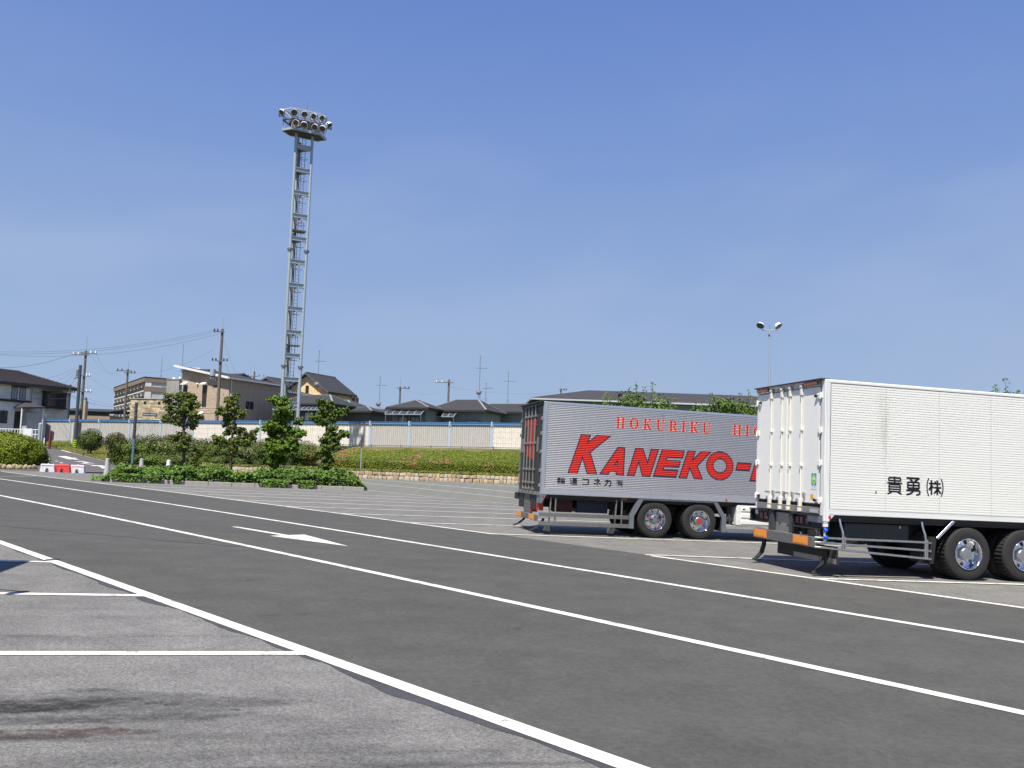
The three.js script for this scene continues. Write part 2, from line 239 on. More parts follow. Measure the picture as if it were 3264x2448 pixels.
  // bays right of the lane
  bayLine(-0.5, -22.38, 11.4, 15); bayLine(2.96, -18.66, 8.6, 15); bayLine(5.55, -15.66, 10, 15); bayLine(8.6, -12.3, 11, 14);
  const far = (x, z, deg) => { const dx = Math.cos(deg * R), dz = -Math.sin(deg * R), o0 = x * LN[0] + z * LN[1], k = dx * LN[0] + dz * LN[1]; bayLine(x, z, deg, Math.min(15, (29 - o0) / k)); };
  far(-2.88, -25.1, 17); far(-5.46, -27.82, 17); far(-7.97, -30.4, 16.2); far(-10.4, -33.1, 15.2); far(-12.6, -36.2, 11.9); far(-15.2, -38.6, 13); far(-17.8, -41.2, 13.5);
  bayLine(-20.4, -43.8, 14, 12.4, M.paintWorn);
  // bays left of the lane
  for (const w of [7.92, 11.02, 14.05, 17.1]) { const s = -8 * (w / 7.92), x = 0; const f = (t) => { const p = [t * 0.974 - 0.225 * w, -0.225 * t - 0.974 * w]; return p; }; let t = -30; while (t < 20) { const p = f(t); if (p[0] * LN[0] + p[1] * LN[1] > L1(p[0] * LD[0] + p[1] * LD[1]) - 0.02) break; t += 0.02; } line('bay_line', seg(...f(t - 13), ...f(t)), 0.14, M.paint, 0.008, lot); }
  // second aisle behind the bays
  const s3 = range(-70, 60, 2), clip = (o) => s3.map((s) => lane(s, o)).filter(([x, z]) => z > wallZ(x) + 1 && x > -26 && x < 70 && z < 20);
  const A = [], B = [];
  for (const x of range(-13.5, 60, 1.5)) { const z1 = wallZ(x) + 0.3; const z0 = Math.max(z1 + 0.2, -(29 - x * LN[0]) / -LN[1]); A.push([x, z0]); B.push([x, z1]); }
  const aisle = structure('back_aisle', ruled(A, B, 16, lift(0.005)), M.lotFar);
  for (const o of [29, 34.3]) line('lane_line', clip(o), 0.17, M.paintWorn, 0.011, aisle);
  for (const o of [38.6, 43.5]) line('lane_line', clip(o), 0.2, M.paintWorn, 0.011, aisle);
  // painted arrow in the middle lane
  const tri = (pts) => { const g = new THREE.BufferGeometry(), v = []; for (const [x, z] of pts) v.push(x, lotY(x, z) + 0.009, z); g.setAttribute('position', new THREE.Float32BufferAttribute(v, 3)); g.setAttribute('uv', new THREE.Float32BufferAttribute(pts.flatMap((p) => p), 2)); g.setIndex([...Array(pts.length - 2).keys()].flatMap((i) => [0, i + 2, i + 1])); g.computeVertexNormals(); if (g.attributes.normal.getY(0) < 0) { g.setIndex([...Array(pts.length - 2).keys()].flatMap((i) => [0, i + 1, i + 2])); g.computeVertexNormals(); } return g; };
  const tail = ruled([[-6.58, -20.66], [-4.92, -19.02]], [[-6.48, -20.78], [-4.80, -19.16]], 1, lift(0.009));
  part('lane_arrow', [tail, tri([[-5.14, -18.80], [-4.57, -19.52], [-3.17, -17.36]])], M.paint, road);
}
// ---------------------------------------------------------------- trucks (local axes: x forward from the tail, y up, z out of the near side)
const lotTurn = new THREE.Quaternion().setFromAxisAngle(new V3(0, 0, 1), Math.atan(SLOPE));
function onLot(o, x, z, yaw) { o.position.set(x, lotY(x, z), z); o.quaternion.copy(lotTurn).multiply(new THREE.Quaternion().setFromAxisAngle(new V3(0, 1, 0), yaw)); return o; }
function corrugated(x0, x1, y0, y1, pitch, amp, shape, uvW, crisp) {
  const n = Math.round((y1 - y0) / pitch), seg = crisp ? 16 : 8, ys = [], zs = [];
  for (let i = 0; i <= n * seg; i++) { const t = i / seg; ys.push(y0 + (y1 - y0) * t / n); zs.push(amp * shape(t - Math.floor(t))); }
  const pos = [], uv = [], idx = [];
  const cols = range(x0, x1, crisp ? 0.2 : 0.1), m = cols.length, dent = (x, y) => 0.007 * (fbm(x * 1.1 + 3, y * 1.4, 131, 3) - 0.5) - (crisp ? 0 : 0.012 * Math.exp(-(((x - 3.45) / 0.1) ** 2) - (((y - 3.36) / 0.04) ** 2)));
  ys.forEach((y, j) => cols.forEach((x) => { pos.push(x, y, zs[j] + dent(x, y)); uv.push((x - x0) / uvW, (y - y0) / (y1 - y0)); }));
  for (let j = 0; j < ys.length - 1; j++) for (let i = 0; i < m - 1; i++) { const a = j * m + i; idx.push(a, a + 1, a + m, a + 1, a + m + 1, a + m); }
  const g = new THREE.BufferGeometry(); g.setAttribute('position', new THREE.Float32BufferAttribute(pos, 3)); g.setAttribute('uv', new THREE.Float32BufferAttribute(uv, 2)); g.setIndex(idx); if (crisp) { const h = g.toNonIndexed(); h.computeVertexNormals(); return h; } g.computeVertexNormals(); return g;
}
// kanji and kana drawn stroke by stroke on a cell of 100 x 100
const glyphs = {
  kizuna: [[[14, 6, 86, 6]], [[14, 6, 14, 24]], [[86, 6, 86, 24]], [[14, 22, 86, 22]], [[50, 0, 50, 34]], [[4, 35, 96, 35]], [[16, 44, 84, 44]], [[16, 44, 16, 84]], [[84, 44, 84, 84]], [[16, 57, 84, 57]], [[16, 70, 84, 70]], [[16, 83, 84, 83]], [[32, 84, 20, 92, 6, 97]], [[66, 84, 80, 91, 94, 97]]],
  isamu: [[[6, 5, 90, 5]], [[88, 5, 70, 16, 56, 24]], [[28, 12, 46, 22]], [[14, 28, 86, 28]], [[14, 28, 14, 64]], [[86, 28, 86, 64]], [[14, 45, 86, 45]], [[14, 62, 86, 62]], [[50, 26, 50, 62]], [[4, 74, 92, 74]], [[92, 74, 90, 92, 80, 97, 68, 96]], [[50, 62, 46, 82, 28, 94, 6, 98]]],
  kabu: [[[28, 6, 28, 96]], [[12, 28, 46, 28]], [[28, 34, 20, 56, 12, 68]], [[30, 40, 42, 56]], [[54, 14, 48, 34]], [[50, 28, 88, 28]], [[66, 6, 66, 96]], [[46, 52, 92, 52]], [[66, 54, 58, 74, 44, 88]], [[68, 54, 78, 74, 90, 86]]],
  paren: [[[8, 0, -2, 26, -4, 50, -2, 74, 8, 100]], [[94, 0, 104, 26, 106, 50, 104, 74, 94, 100]]],
  yu: [[[4, 10, 46, 10]], [[8, 22, 42, 22]], [[8, 22, 8, 54]], [[42, 22, 42, 54]], [[8, 38, 42, 38]], [[8, 54, 42, 54]], [[2, 70, 48, 70]], [[25, 2, 25, 98]], [[76, 2, 64, 18, 50, 28]], [[76, 2, 86, 18, 99, 28]], [[62, 32, 90, 32]], [[56, 44, 56, 98]], [[56, 44, 74, 44, 74, 98]], [[56, 60, 74, 60]], [[56, 76, 74, 76]], [[84, 44, 84, 80]], [[95, 40, 95, 98]]],
  un: [[[34, 4, 96, 4]], [[34, 4, 34, 14]], [[96, 4, 96, 14]], [[40, 18, 92, 18]], [[42, 30, 90, 30]], [[42, 30, 42, 58]], [[90, 30, 90, 58]], [[42, 44, 90, 44]], [[42, 58, 90, 58]], [[34, 70, 98, 70]], [[66, 10, 66, 82]], [[8, 10, 20, 20]], [[4, 38, 20, 38, 20, 78]], [[20, 76, 6, 90]], [[18, 82, 40, 94, 98, 95]]],
  ko: [[[10, 14, 88, 14]], [[88, 14, 88, 92]], [[8, 86, 88, 86]]],
  ne: [[[46, 2, 60, 14]], [[10, 26, 84, 26]], [[84, 26, 58, 52, 6, 76]], [[50, 54, 50, 98]], [[66, 58, 94, 76]]],
  ka: [[[8, 30, 90, 30]], [[90, 30, 86, 80, 76, 96, 62, 90]], [[46, 4, 44, 44, 30, 72, 6, 96]]],
  ari: [[[10, 22, 90, 22]], [[44, 4, 34, 34, 10, 60]], [[34, 42, 34, 98]], [[34, 42, 82, 42]], [[82, 42, 82, 92, 70, 98]], [[34, 58, 82, 58]], [[34, 74, 82, 74]]],
};
function glyph(c, name, x, y, w, h, lw) { c.lineWidth = lw; c.lineCap = 'butt'; c.lineJoin = 'miter'; for (const st of glyphs[name]) for (const p of st) { c.beginPath(); for (let i = 0; i < p.length; i += 2) c[i ? 'lineTo' : 'moveTo'](x + p[i] * w / 100, y + p[i + 1] * h / 100); c.stroke(); } }
function canvasTex(cv, srgb = true) { const t = new THREE.CanvasTexture(cv); t.magFilter = THREE.LinearFilter; if (srgb) t.colorSpace = THREE.SRGBColorSpace; return t; }
const holeBig = new THREE.CylinderGeometry(0.036, 0.036, 0.03, 16).rotateX(Math.PI / 2), holeSmall = new THREE.CylinderGeometry(0.02, 0.02, 0.03, 12).rotateX(Math.PI / 2);
function wheel(parent, x, z, side, style) {
  // side +1: the outer face looks along +z
  const w = sub('wheel', parent); w.position.set(x, 0.505, z); if (side < 0) w.rotation.y = Math.PI;
  const lathe = (p, n = 40) => new THREE.LatheGeometry(p.map((q) => new THREE.Vector2(...q)), n).rotateX(Math.PI / 2);
  const tyre = [[0.295, -0.27], [0.36, -0.29], [0.46, -0.285], [0.492, -0.262], [0.503, -0.235], [0.505, -0.16], [0.503, -0.05], [0.492, -0.022], [0.47, -0.004], [0.40, 0.006], [0.345, 0.0], [0.305, -0.014]];
  part('tyre', lathe(tyre, 56), M.rubber, w);
  // second tyre of the pair behind
  part('inner_tyre', lathe(tyre.map(([r, d]) => [r, d - 0.32]), 32), M.rubber, w);
  const ribs = []; for (let i = 0; i < 44; i++) { const a = i / 44 * 2 * Math.PI; ribs.push(box(0.012, 0.03, 0.2, 0, 0.502, -0.14).rotateZ(a)); }
  part('tread', ribs, M.rubber, w).userData.kind = 'stuff';
  const deep = style === 'flat' ? 0.10 : 0.15;
  part('rim', lathe([[0.300, -0.016], [0.302, 0.004], [0.292, 0.012], [0.283, 0.002], [0.276, -0.03], [0.262, -0.05], [0.258, -deep + 0.01], [0.235, -deep], [0.19, -deep + 0.016], [0.15, -deep + 0.01], [0.13, -deep + 0.02]], 48), M.chrome, w);
  const nh = style === 'white' ? 6 : 8;
  for (let i = 0; i < nh; i++) { const a = (i + 0.3) / nh * 2 * Math.PI; part('vent_hole', style === 'white' ? holeBig : holeSmall, M.black, w).position.set(Math.cos(a) * 0.212, Math.sin(a) * 0.212, -deep + 0.002); }
  const hub = part('hub', lathe([[0.14, -deep], [0.138, -deep + 0.06], [0.12, -deep + 0.075], [0.115, -deep + 0.1], [0.10, -deep + 0.112], [0, -deep + 0.115]], 32), style === 'white' ? M.steel : style === 'red' ? M.steel : M.aluDull, w);
  const nuts = []; for (let i = 0; i < 10; i++) { const a = i / 10 * 2 * Math.PI; nuts.push(new THREE.CylinderGeometry(0.012, 0.014, 0.04, 6).rotateX(Math.PI / 2).translate(Math.cos(a) * 0.165, Math.sin(a) * 0.165, -deep + 0.03)); }
  part('wheel_nut', nuts, M.chrome, w).userData.kind = 'stuff';
  if (style === 'red') { part('hub_cap', new THREE.CylinderGeometry(0.07, 0.075, 0.02, 20).rotateX(Math.PI / 2).translate(0, 0, -deep + 0.125), M.redPaint, w); const b = []; for (let i = 0; i < 8; i++) { const a = i / 8 * 6.283; b.push(new THREE.CylinderGeometry(0.01, 0.01, 0.02, 6).rotateX(Math.PI / 2).translate(Math.cos(a) * 0.085, Math.sin(a) * 0.085, -deep + 0.12)); } part('hub_bolt', b, M.chrome, w).userData.kind = 'stuff'; }
  if (style === 'flat') { for (const [px, py] of [[-0.15, 0.07], [0.13, -0.08]]) part('wheel_marker', new THREE.SphereGeometry(0.024, 10, 8).translate(px, py, 0.0), M.red, w); const bolts = []; for (let i = 0; i < 5; i++) bolts.push(box(0.05, 0.02, 0.02, Math.cos(i * 1.25 + 0.6) * 0.1, Math.sin(i * 1.25 + 0.6) * 0.1, -deep + 0.115)); part('hub_clip', bolts, M.black, w); }
  return w;
}
const groove = (t) => (t < 0.28 ? 1 - smooth(0, 0.07, t) + smooth(0.2, 0.28, t) : 1), wave = (t) => 0.5 - 0.5 * Math.cos(2 * Math.PI * t);

// ---- white truck
function sidePrint(w, h, draw) { const cv = document.createElement('canvas'); cv.width = 2048; cv.height = Math.round(2048 * h / w); const c = cv.getContext('2d'), k = 2048 / w; draw(c, k, cv); return cv; }
{
  const t = onLot(thing('box_truck', 'white box truck with corrugated sides and black lettering', 'truck'), 5.7745, -15.9058, 13 * R);
  const W = 2.5, TOPY = 3.655, y0 = 1.25, y1 = 3.575, x0 = 0.11, xs = 6.0, LEN = 9.7;
  const cv = sidePrint(xs - x0, y1 - y0, (c, k, cv) => {
    const X = (a) => (a - x0) * k, Y = (b) => (y1 - b) * k, r = rng(12);
    c.fillStyle = 'rgb(240,240,234)'; c.fillRect(0, 0, cv.width, cv.height);
    // rain-washed dirt: fine vertical runs and a rusty one under the top rail
    for (let i = 0; i < 900; i++) { const a = r() * cv.width, b = r() * cv.height, l = 20 + r() * 180; c.fillStyle = `rgba(150,146,134,${0.015 + 0.03 * r()})`; c.fillRect(a, b, 1 + r() * 3, l); }
    for (let i = 0; i < 260; i++) { const a = X(1.20 + 0.30 * (r() + r() - 1) * 0.6), b = Y(3.55 - r() * 0.9); c.fillStyle = `rgba(150,134,118,${0.010 + 0.014 * r()})`; c.fillRect(a, b, 2 + r() * 6, 30 + r() * 130); }
    for (let i = 0; i < 120; i++) { const a = X(1.24 + 0.1 * (r() - 0.5)), b = Y(3.1 - r() * 0.9); c.fillStyle = `rgba(130,116,104,${0.012 + 0.018 * r()})`; c.fillRect(a, b, 3 + r() * 7, 20 + r() * 60); }
    for (const a of [1.28, 2.45, 3.62, 4.8]) { c.fillStyle = 'rgba(120,118,112,0.35)'; c.fillRect(X(a), 0, 2, cv.height); for (let i = 0; i < 60; i++) { c.fillStyle = 'rgba(90,88,84,0.35)'; c.fillRect(X(a) - 6, i * cv.height / 60, 3, 3); } }
    c.fillStyle = c.strokeStyle = 'rgb(22,21,26)';
    const g = (n, a0, a1, b0, b1, lw) => glyph(c, n, X(a0), Y(b1), (a1 - a0) * k, (b1 - b0) * k, lw);
    g('kizuna', 1.30, 1.65, 1.57, 1.905, 11.5); g('isamu', 1.71, 2.05, 1.575, 1.91, 13); g('kabu', 2.18, 2.52, 1.585, 1.90, 13); g('paren', 2.19, 2.51, 1.57, 1.91, 9);
    c.fillStyle = 'rgb(90,90,90)'; c.fillRect(X(1.06), Y(1.62), 0.03 * k, 0.05 * k);
  });
  part('side_panel', corrugated(x0, xs, y0, y1, 0.0463, 0.011, groove, xs - x0, true), mat([0.96, 0.955, 0.93], 0.42, 0, { map: canvasTex(cv) }), t);
  part('side_panel', corrugated(xs, LEN, y0, y1, 0.0463, 0.011, groove, xs - x0, true), M.white, t);
  part('side_skirt', [rspan(0.1, LEN, 1.145, 1.25, -0.04, 0.008, 0.006)], M.white, t);
  part('top_rail', rspan(0.02, LEN, 3.575, TOPY, -0.1, 0.014, 0.03), M.white, t);
  part('corner_post', [rspan(-0.01, 0.11, 1.01, TOPY, -0.13, 0.012, 0.02)], M.white, t);
  part('corner_post', [rspan(-0.01, 0.11, 1.01, TOPY, -W, -W + 0.1, 0.02)], M.white, t);
  part('roof', span(0.05, LEN, 3.6, 3.64, -W + 0.02, -0.05), M.white, t);
  part('far_side_panel', span(0.1, LEN, 1.145, 3.6, -W, -W + 0.04), M.white, t);
  part('front_panel', span(LEN - 0.05, LEN, 1.145, 3.6, -W + 0.05, -0.05), M.white, t);
  part('floor', span(0.1, LEN, 1.08, 1.14, -W + 0.05, -0.05), M.dark, t);
  part('corner_gusset', plate([[0.0, 1.14], [0.21, 1.14], [0.06, 0.995], [0.0, 0.995]], -0.02, 0.004), M.white, t);
  // rear: header, doors, locking gear
  const bk = part('door_frame', span(0.03, 0.08, 1.27, 3.54, -W + 0.1, -0.13), M.dark, t);
  const header = part('header', plate([[-0.02, 3.535], [0.1, 3.535], [0.1, 3.66], [-0.06, 3.66]], -W + 0.1, -0.13), M.aluDull, t);
  part('header_edge', rspan(-0.09, 0.1, 3.645, 3.672, -W, -0.01, 0.008), M.poleDark, header);
  for (const [a, b] of [[0.18, 0.62], [1.98, 2.43]]) part('marker_lamp', rspan(-0.075, -0.03, 3.565, 3.635, -b, -a, 0.012), M.markBrown, header);
  for (const [a, b] of [[0.15, 1.283], [1.308, 2.41]]) {
    const d = part('rear_door', rspan(-0.012, 0.03, 1.335, 3.525, -b, -a, 0.01), M.door, t);
    for (const rod of a < 1 ? [0.745, 1.155] : [1.46, 1.87]) {
      part('lock_rod', bar([-0.034, 1.27, -rod], [-0.034, 3.58, -rod], 0.0135, 12), M.cream, d);
      part('rod_fitting', [rspan(-0.058, -0.01, 3.40, 3.56, -rod - 0.034, -rod + 0.034, 0.01), rspan(-0.07, -0.01, 3.55, 3.605, -rod - 0.038, -rod + 0.038, 0.01), rspan(-0.07, -0.01, 1.25, 1.40, -rod - 0.034, -rod + 0.034, 0.01), rspan(-0.058, -0.01, 2.71, 2.765, -rod - 0.038, -rod + 0.038, 0.008), rspan(-0.058, -0.01, 2.02, 2.075, -rod - 0.038, -rod + 0.038, 0.008), rspan(-0.08, -0.01, 1.16, 1.23, -rod - 0.035, -rod + 0.035, 0.008)], M.cream, d);
      part('lock_handle', [rspan(-0.07, -0.045, 1.475, 1.51, -rod + 0.02, -rod + 0.19 - 0.34, 0.006), rspan(-0.06, -0.012, 1.42, 1.53, -rod + 0.1, -rod + 0.15, 0.01)], M.steel, d);
    }
    part('door_rust', [span(-0.015, 0.0, 1.325, 1.337, -b, -a)], M.rust, d);
  }
  for (const y of [3.35, 2.7, 2.09, 1.40]) for (const z of [-0.13, -2.43]) { const h = part('hinge', [rspan(-0.04, 0.0, y - 0.045, y + 0.045, z - 0.06, z + 0.06, 0.008), bar([-0.035, y - 0.06, z + (z > -1 ? 0.02 : -0.02)], [-0.035, y + 0.06, z + (z > -1 ? 0.02 : -0.02)], 0.02, 10)], M.whitePlain, t); if (y > 3 || y < 2) part('hinge_stop', new THREE.CylinderGeometry(0.012, 0.03, 0.07, 10).rotateX(Math.PI / 2).rotateY(z > -1 ? 0 : Math.PI).translate(-0.045, y, z + (z > -1 ? -0.1 : 0.1)), M.black, h); }
  part('gasket', span(-0.004, 0.04, 1.28, 3.53, -0.149, -0.136), M.rust, t);
  part('reflector', new THREE.CylinderGeometry(0.03, 0.03, 0.02, 16).rotateZ(Math.PI / 2).translate(-0.02, 1.375, -0.2), M.red, t);
  part('reflector', new THREE.CylinderGeometry(0.03, 0.03, 0.02, 16).rotateZ(Math.PI / 2).translate(-0.02, 1.375, -2.36), M.red, t);
  part('reflector', new THREE.CylinderGeometry(0.03, 0.03, 0.012, 16).rotateX(Math.PI / 2).translate(0.11, 1.1, 0.008), M.red, t);
  // small printed stickers
  const st = document.createElement('canvas'); st.width = 128; st.height = 224; { const c = st.getContext('2d'); c.fillStyle = '#e6e9ee'; c.fillRect(0, 0, 128, 224); c.fillStyle = '#1f77b4'; c.fillRect(4, 4, 120, 170); c.fillStyle = '#9bd338'; c.beginPath(); c.ellipse(64, 90, 50, 80, 0, 0, 7); c.fill(); c.fillStyle = '#bfe3ea'; c.beginPath(); c.ellipse(66, 84, 36, 26, 0, 0, 7); c.fill(); c.fillStyle = '#1f77b4'; c.beginPath(); c.ellipse(66, 104, 17, 12, 0.5, 0, 7); c.fill(); c.fillStyle = '#8fb4e6'; c.fillRect(12, 184, 104, 8); c.fillRect(22, 198, 84, 6); }
  part('sticker', new THREE.PlaneGeometry(0.17, 0.30).rotateY(-Math.PI / 2).translate(-0.0165, 1.75, -0.32), mat([1, 1, 1], 0.5, 0, { map: canvasTex(st) }), t);
  const yd = document.createElement('canvas'); yd.width = yd.height = 64; { const c = yd.getContext('2d'); c.fillStyle = '#f2c14a'; c.fillRect(0, 0, 64, 64); c.fillStyle = '#e09a14'; c.fillRect(8, 18, 48, 12); c.fillRect(8, 36, 48, 12); }
  part('sticker', new THREE.CircleGeometry(0.055, 24).rotateY(-Math.PI / 2).translate(-0.0165, 1.46, -0.38), mat([1, 1, 1], 0.5, 0, { map: canvasTex(yd) }), t);
  // sill, lamp boxes, bumper
  part('rear_sill', [rspan(-0.03, 0.12, 1.14, 1.268, -W + 0.1, -0.13, 0.01)], M.tarnish, t);
  part('number_strip', span(-0.036, -0.028, 1.165, 1.235, -0.42, -0.16), M.concretePale, t);
  for (const [a, b] of [[0.12, 1.0], [1.97, 2.64]]) {
    const lb = part('tail_lamp_box', [span(0.02, 0.2, 0.86, 1.13, -b, -a), rspan(-0.07, 0.2, 1.105, 1.13, -b, -a, 0.006), rspan(-0.07, 0.2, 0.86, 0.88, -b, -a, 0.006), span(-0.05, 0.02, 0.88, 1.1, -b, -b + 0.03)], M.black, t);
    for (const f of a < 1 ? [0.55, 0.74, 0.9] : [2.08, 2.24]) part('tail_lamp', rspan(-0.01, 0.03, 0.93, 1.06, -f - 0.055, -f + 0.055, 0.01), mat([0.16, 0.05, 0.05], 0.25), lb);
  }
  part('lamp_bracket', plate([[-0.03, 0.99], [0.1, 0.99], [0.1, 1.13], [-0.03, 1.13]], -0.5, -0.02), M.aluDull, t);
  for (const z of [-1.2, -1.97]) part('rear_column', rspan(0.0, 0.14, 0.6, 1.13, z, z + 0.19, 0.01), M.poleDark, t);
  part('tow_plate', [rspan(0.05, 0.09, 0.7, 1.1, -1.77, -1.2, 0.01), rspan(0.03, 0.05, 0.7, 0.86, -1.7, -1.27, 0.005)], M.tarnish, t);
  const bump = part('bumper', rspan(-0.06, 0.06, 0.52, 0.72, -2.47, -0.27, 0.015), M.grey, t);
  for (const [a, b] of [[0.43, 0.93], [1.93, 2.43]]) { part('bumper_reflector', rspan(-0.068, -0.05, 0.545, 0.705, -b, -a, 0.004), M.orange, bump); part('reflector_field', span(-0.0725, -0.066, 0.572, 0.678, -b + 0.045, -a - 0.045), M.amber, bump); }
  part('rubber_flap', [span(0.3, 0.315, 0.34, 0.56, -2.1, -0.02), span(0.294, 0.32, 0.24, 0.345, -2.1, -0.02)], M.dark, t);
  part('flap_strip', [span(0.289, 0.294, 0.245, 0.338, -1.48, -0.58), span(0.289, 0.294, 0.245, 0.338, -0.56, -0.05)], M.tarnish, t);
  const curl = (z) => { const pts = [[0.26, 0.52], [0.25, 0.36], [0.2, 0.2], [0.08, 0.075], [0.0, 0.035]]; const s = new THREE.Shape(); pts.forEach(([x, y], i) => s[i ? 'lineTo' : 'moveTo'](x + 0.018, y)); pts.slice().reverse().forEach(([x, y]) => s.lineTo(x - 0.018, y + 0.01)); return new THREE.ExtrudeGeometry(s, { depth: 0.12, bevelEnabled: false }).translate(0, 0, z); };
  part('mud_flap', curl(-0.4), M.rubber, t); part('mud_flap', curl(-2.42).translate(-0.12, 0.02, 0), M.rubber, t);
  part('side_lamp_bracket', [rspan(0.0, 0.09, 0.92, 0.985, -0.06, 0.0, 0.008), bar([0.045, 0.66, -0.04], [0.045, 0.93, -0.04], 0.02)], M.whitePlain, t);
  for (const y of [0.86, 0.73]) part('side_lamp', new THREE.SphereGeometry(0.042, 16, 12).scale(1, 1, 0.9).translate(0.05, y, -0.012), M.blue, t);
  part('air_tank', [new THREE.CapsuleGeometry(0.1, 0.16, 6, 14).rotateX(Math.PI / 2).translate(0.25, 0.8, -0.75)], M.tarnish, t);
  part('brace', [bar([0.18, 0.62, -0.5], [0.1, 0.9, -0.42], 0.02), bar([0.2, 0.62, -0.2], [0.06, 0.85, -0.1], 0.018), bar([0.1, 0.62, -0.3], [0.4, 0.62, -0.3], 0.03)], M.steel, t);
  // underside
  part('chassis', [span(0.1, LEN + 1.5, 0.72, 1.02, -0.9, -0.8), span(0.1, LEN + 1.5, 0.72, 1.02, -1.7, -1.6), span(0.1, LEN, 1.02, 1.08, -W + 0.1, -0.1), span(2.9, 3.3, 0.42, 0.58, -2.2, -0.4), span(4.2, 4.6, 0.42, 0.58, -2.2, -0.4), span(2.5, 5.1, 0.6, 0.85, -1.0, -0.7)], M.black, t);
  const tb = part('tool_box', rspan(0.57, 1.96, 0.70, 1.0, -0.75, -0.22, 0.012), mat([0.055, 0.06, 0.06], 0.5, 0.4, { map: streak }), t);
  part('latch', rspan(1.74, 1.78, 0.93, 0.98, -0.22, -0.205, 0.005), M.steel, tb);
  for (const [ya, yb] of [[0.72, 0.685], [0.635, 0.535], [0.545, 0.385]]) part('guard_rail', tube([[-0.12, ya, -0.1], [0.0, ya, -0.045], [0.4, lerp(ya, yb, 0.2), -0.03], [2.2, yb + 0.01, -0.03], [2.31, yb, -0.05]], 0.021, 30, 8), M.steel, t);
  for (const x of [0.37, 2.13]) part('guard_post', [tube([[x, 1.14, -0.09], [x + 0.015, 0.98, -0.07], [x + 0.055, 0.82, -0.05], [x + 0.06, 0.6, -0.05], [x + 0.06, x < 1 ? 0.5 : 0.38, -0.05]], 0.024, 20, 8), bar([x + 0.12, 0.75, -0.07], [x + 0.12, x < 1 ? 0.5 : 0.38, -0.07], 0.018)], M.chrome, t);
  part('fender_plate', plate([[2.28, 0.30], [2.37, 0.30], [2.44, 0.80], [2.30, 0.80]], -0.6, -0.05), M.black, t);
  part('fender_bar', bar([2.42, 0.78, -0.03], [2.79, 1.115, -0.03], 0.035, 12), M.chrome, t);
  for (const x of [3.134, 4.43]) { wheel(t, x, -0.03, 1, 'white'); wheel(t, x, -W + 0.03, -1, 'white'); }
  for (const [z, s] of [[-0.05, 1], [-W + 0.05, -1]]) wheel(t, 9.4, z, s, 'white');
  // cab, beyond the picture
  const cab = part('cab', new RoundedBoxGeometry(2.2, 2.3, 2.45, 4, 0.15).translate(LEN + 1.25, 1.75, -W / 2), M.white, t);
  part('windscreen', new RoundedBoxGeometry(0.1, 0.9, 2.2, 2, 0.04).translate(LEN + 2.33, 2.2, -W / 2), M.glass, cab); part('side_window', rspan(LEN + 0.9, LEN + 2.0, 1.85, 2.6, -0.05, 0.02, 0.03), M.glass, cab); part('front_bumper', rspan(LEN + 0.3, LEN + 2.45, 0.35, 0.8, -W, 0, 0.06), M.white, cab);
}

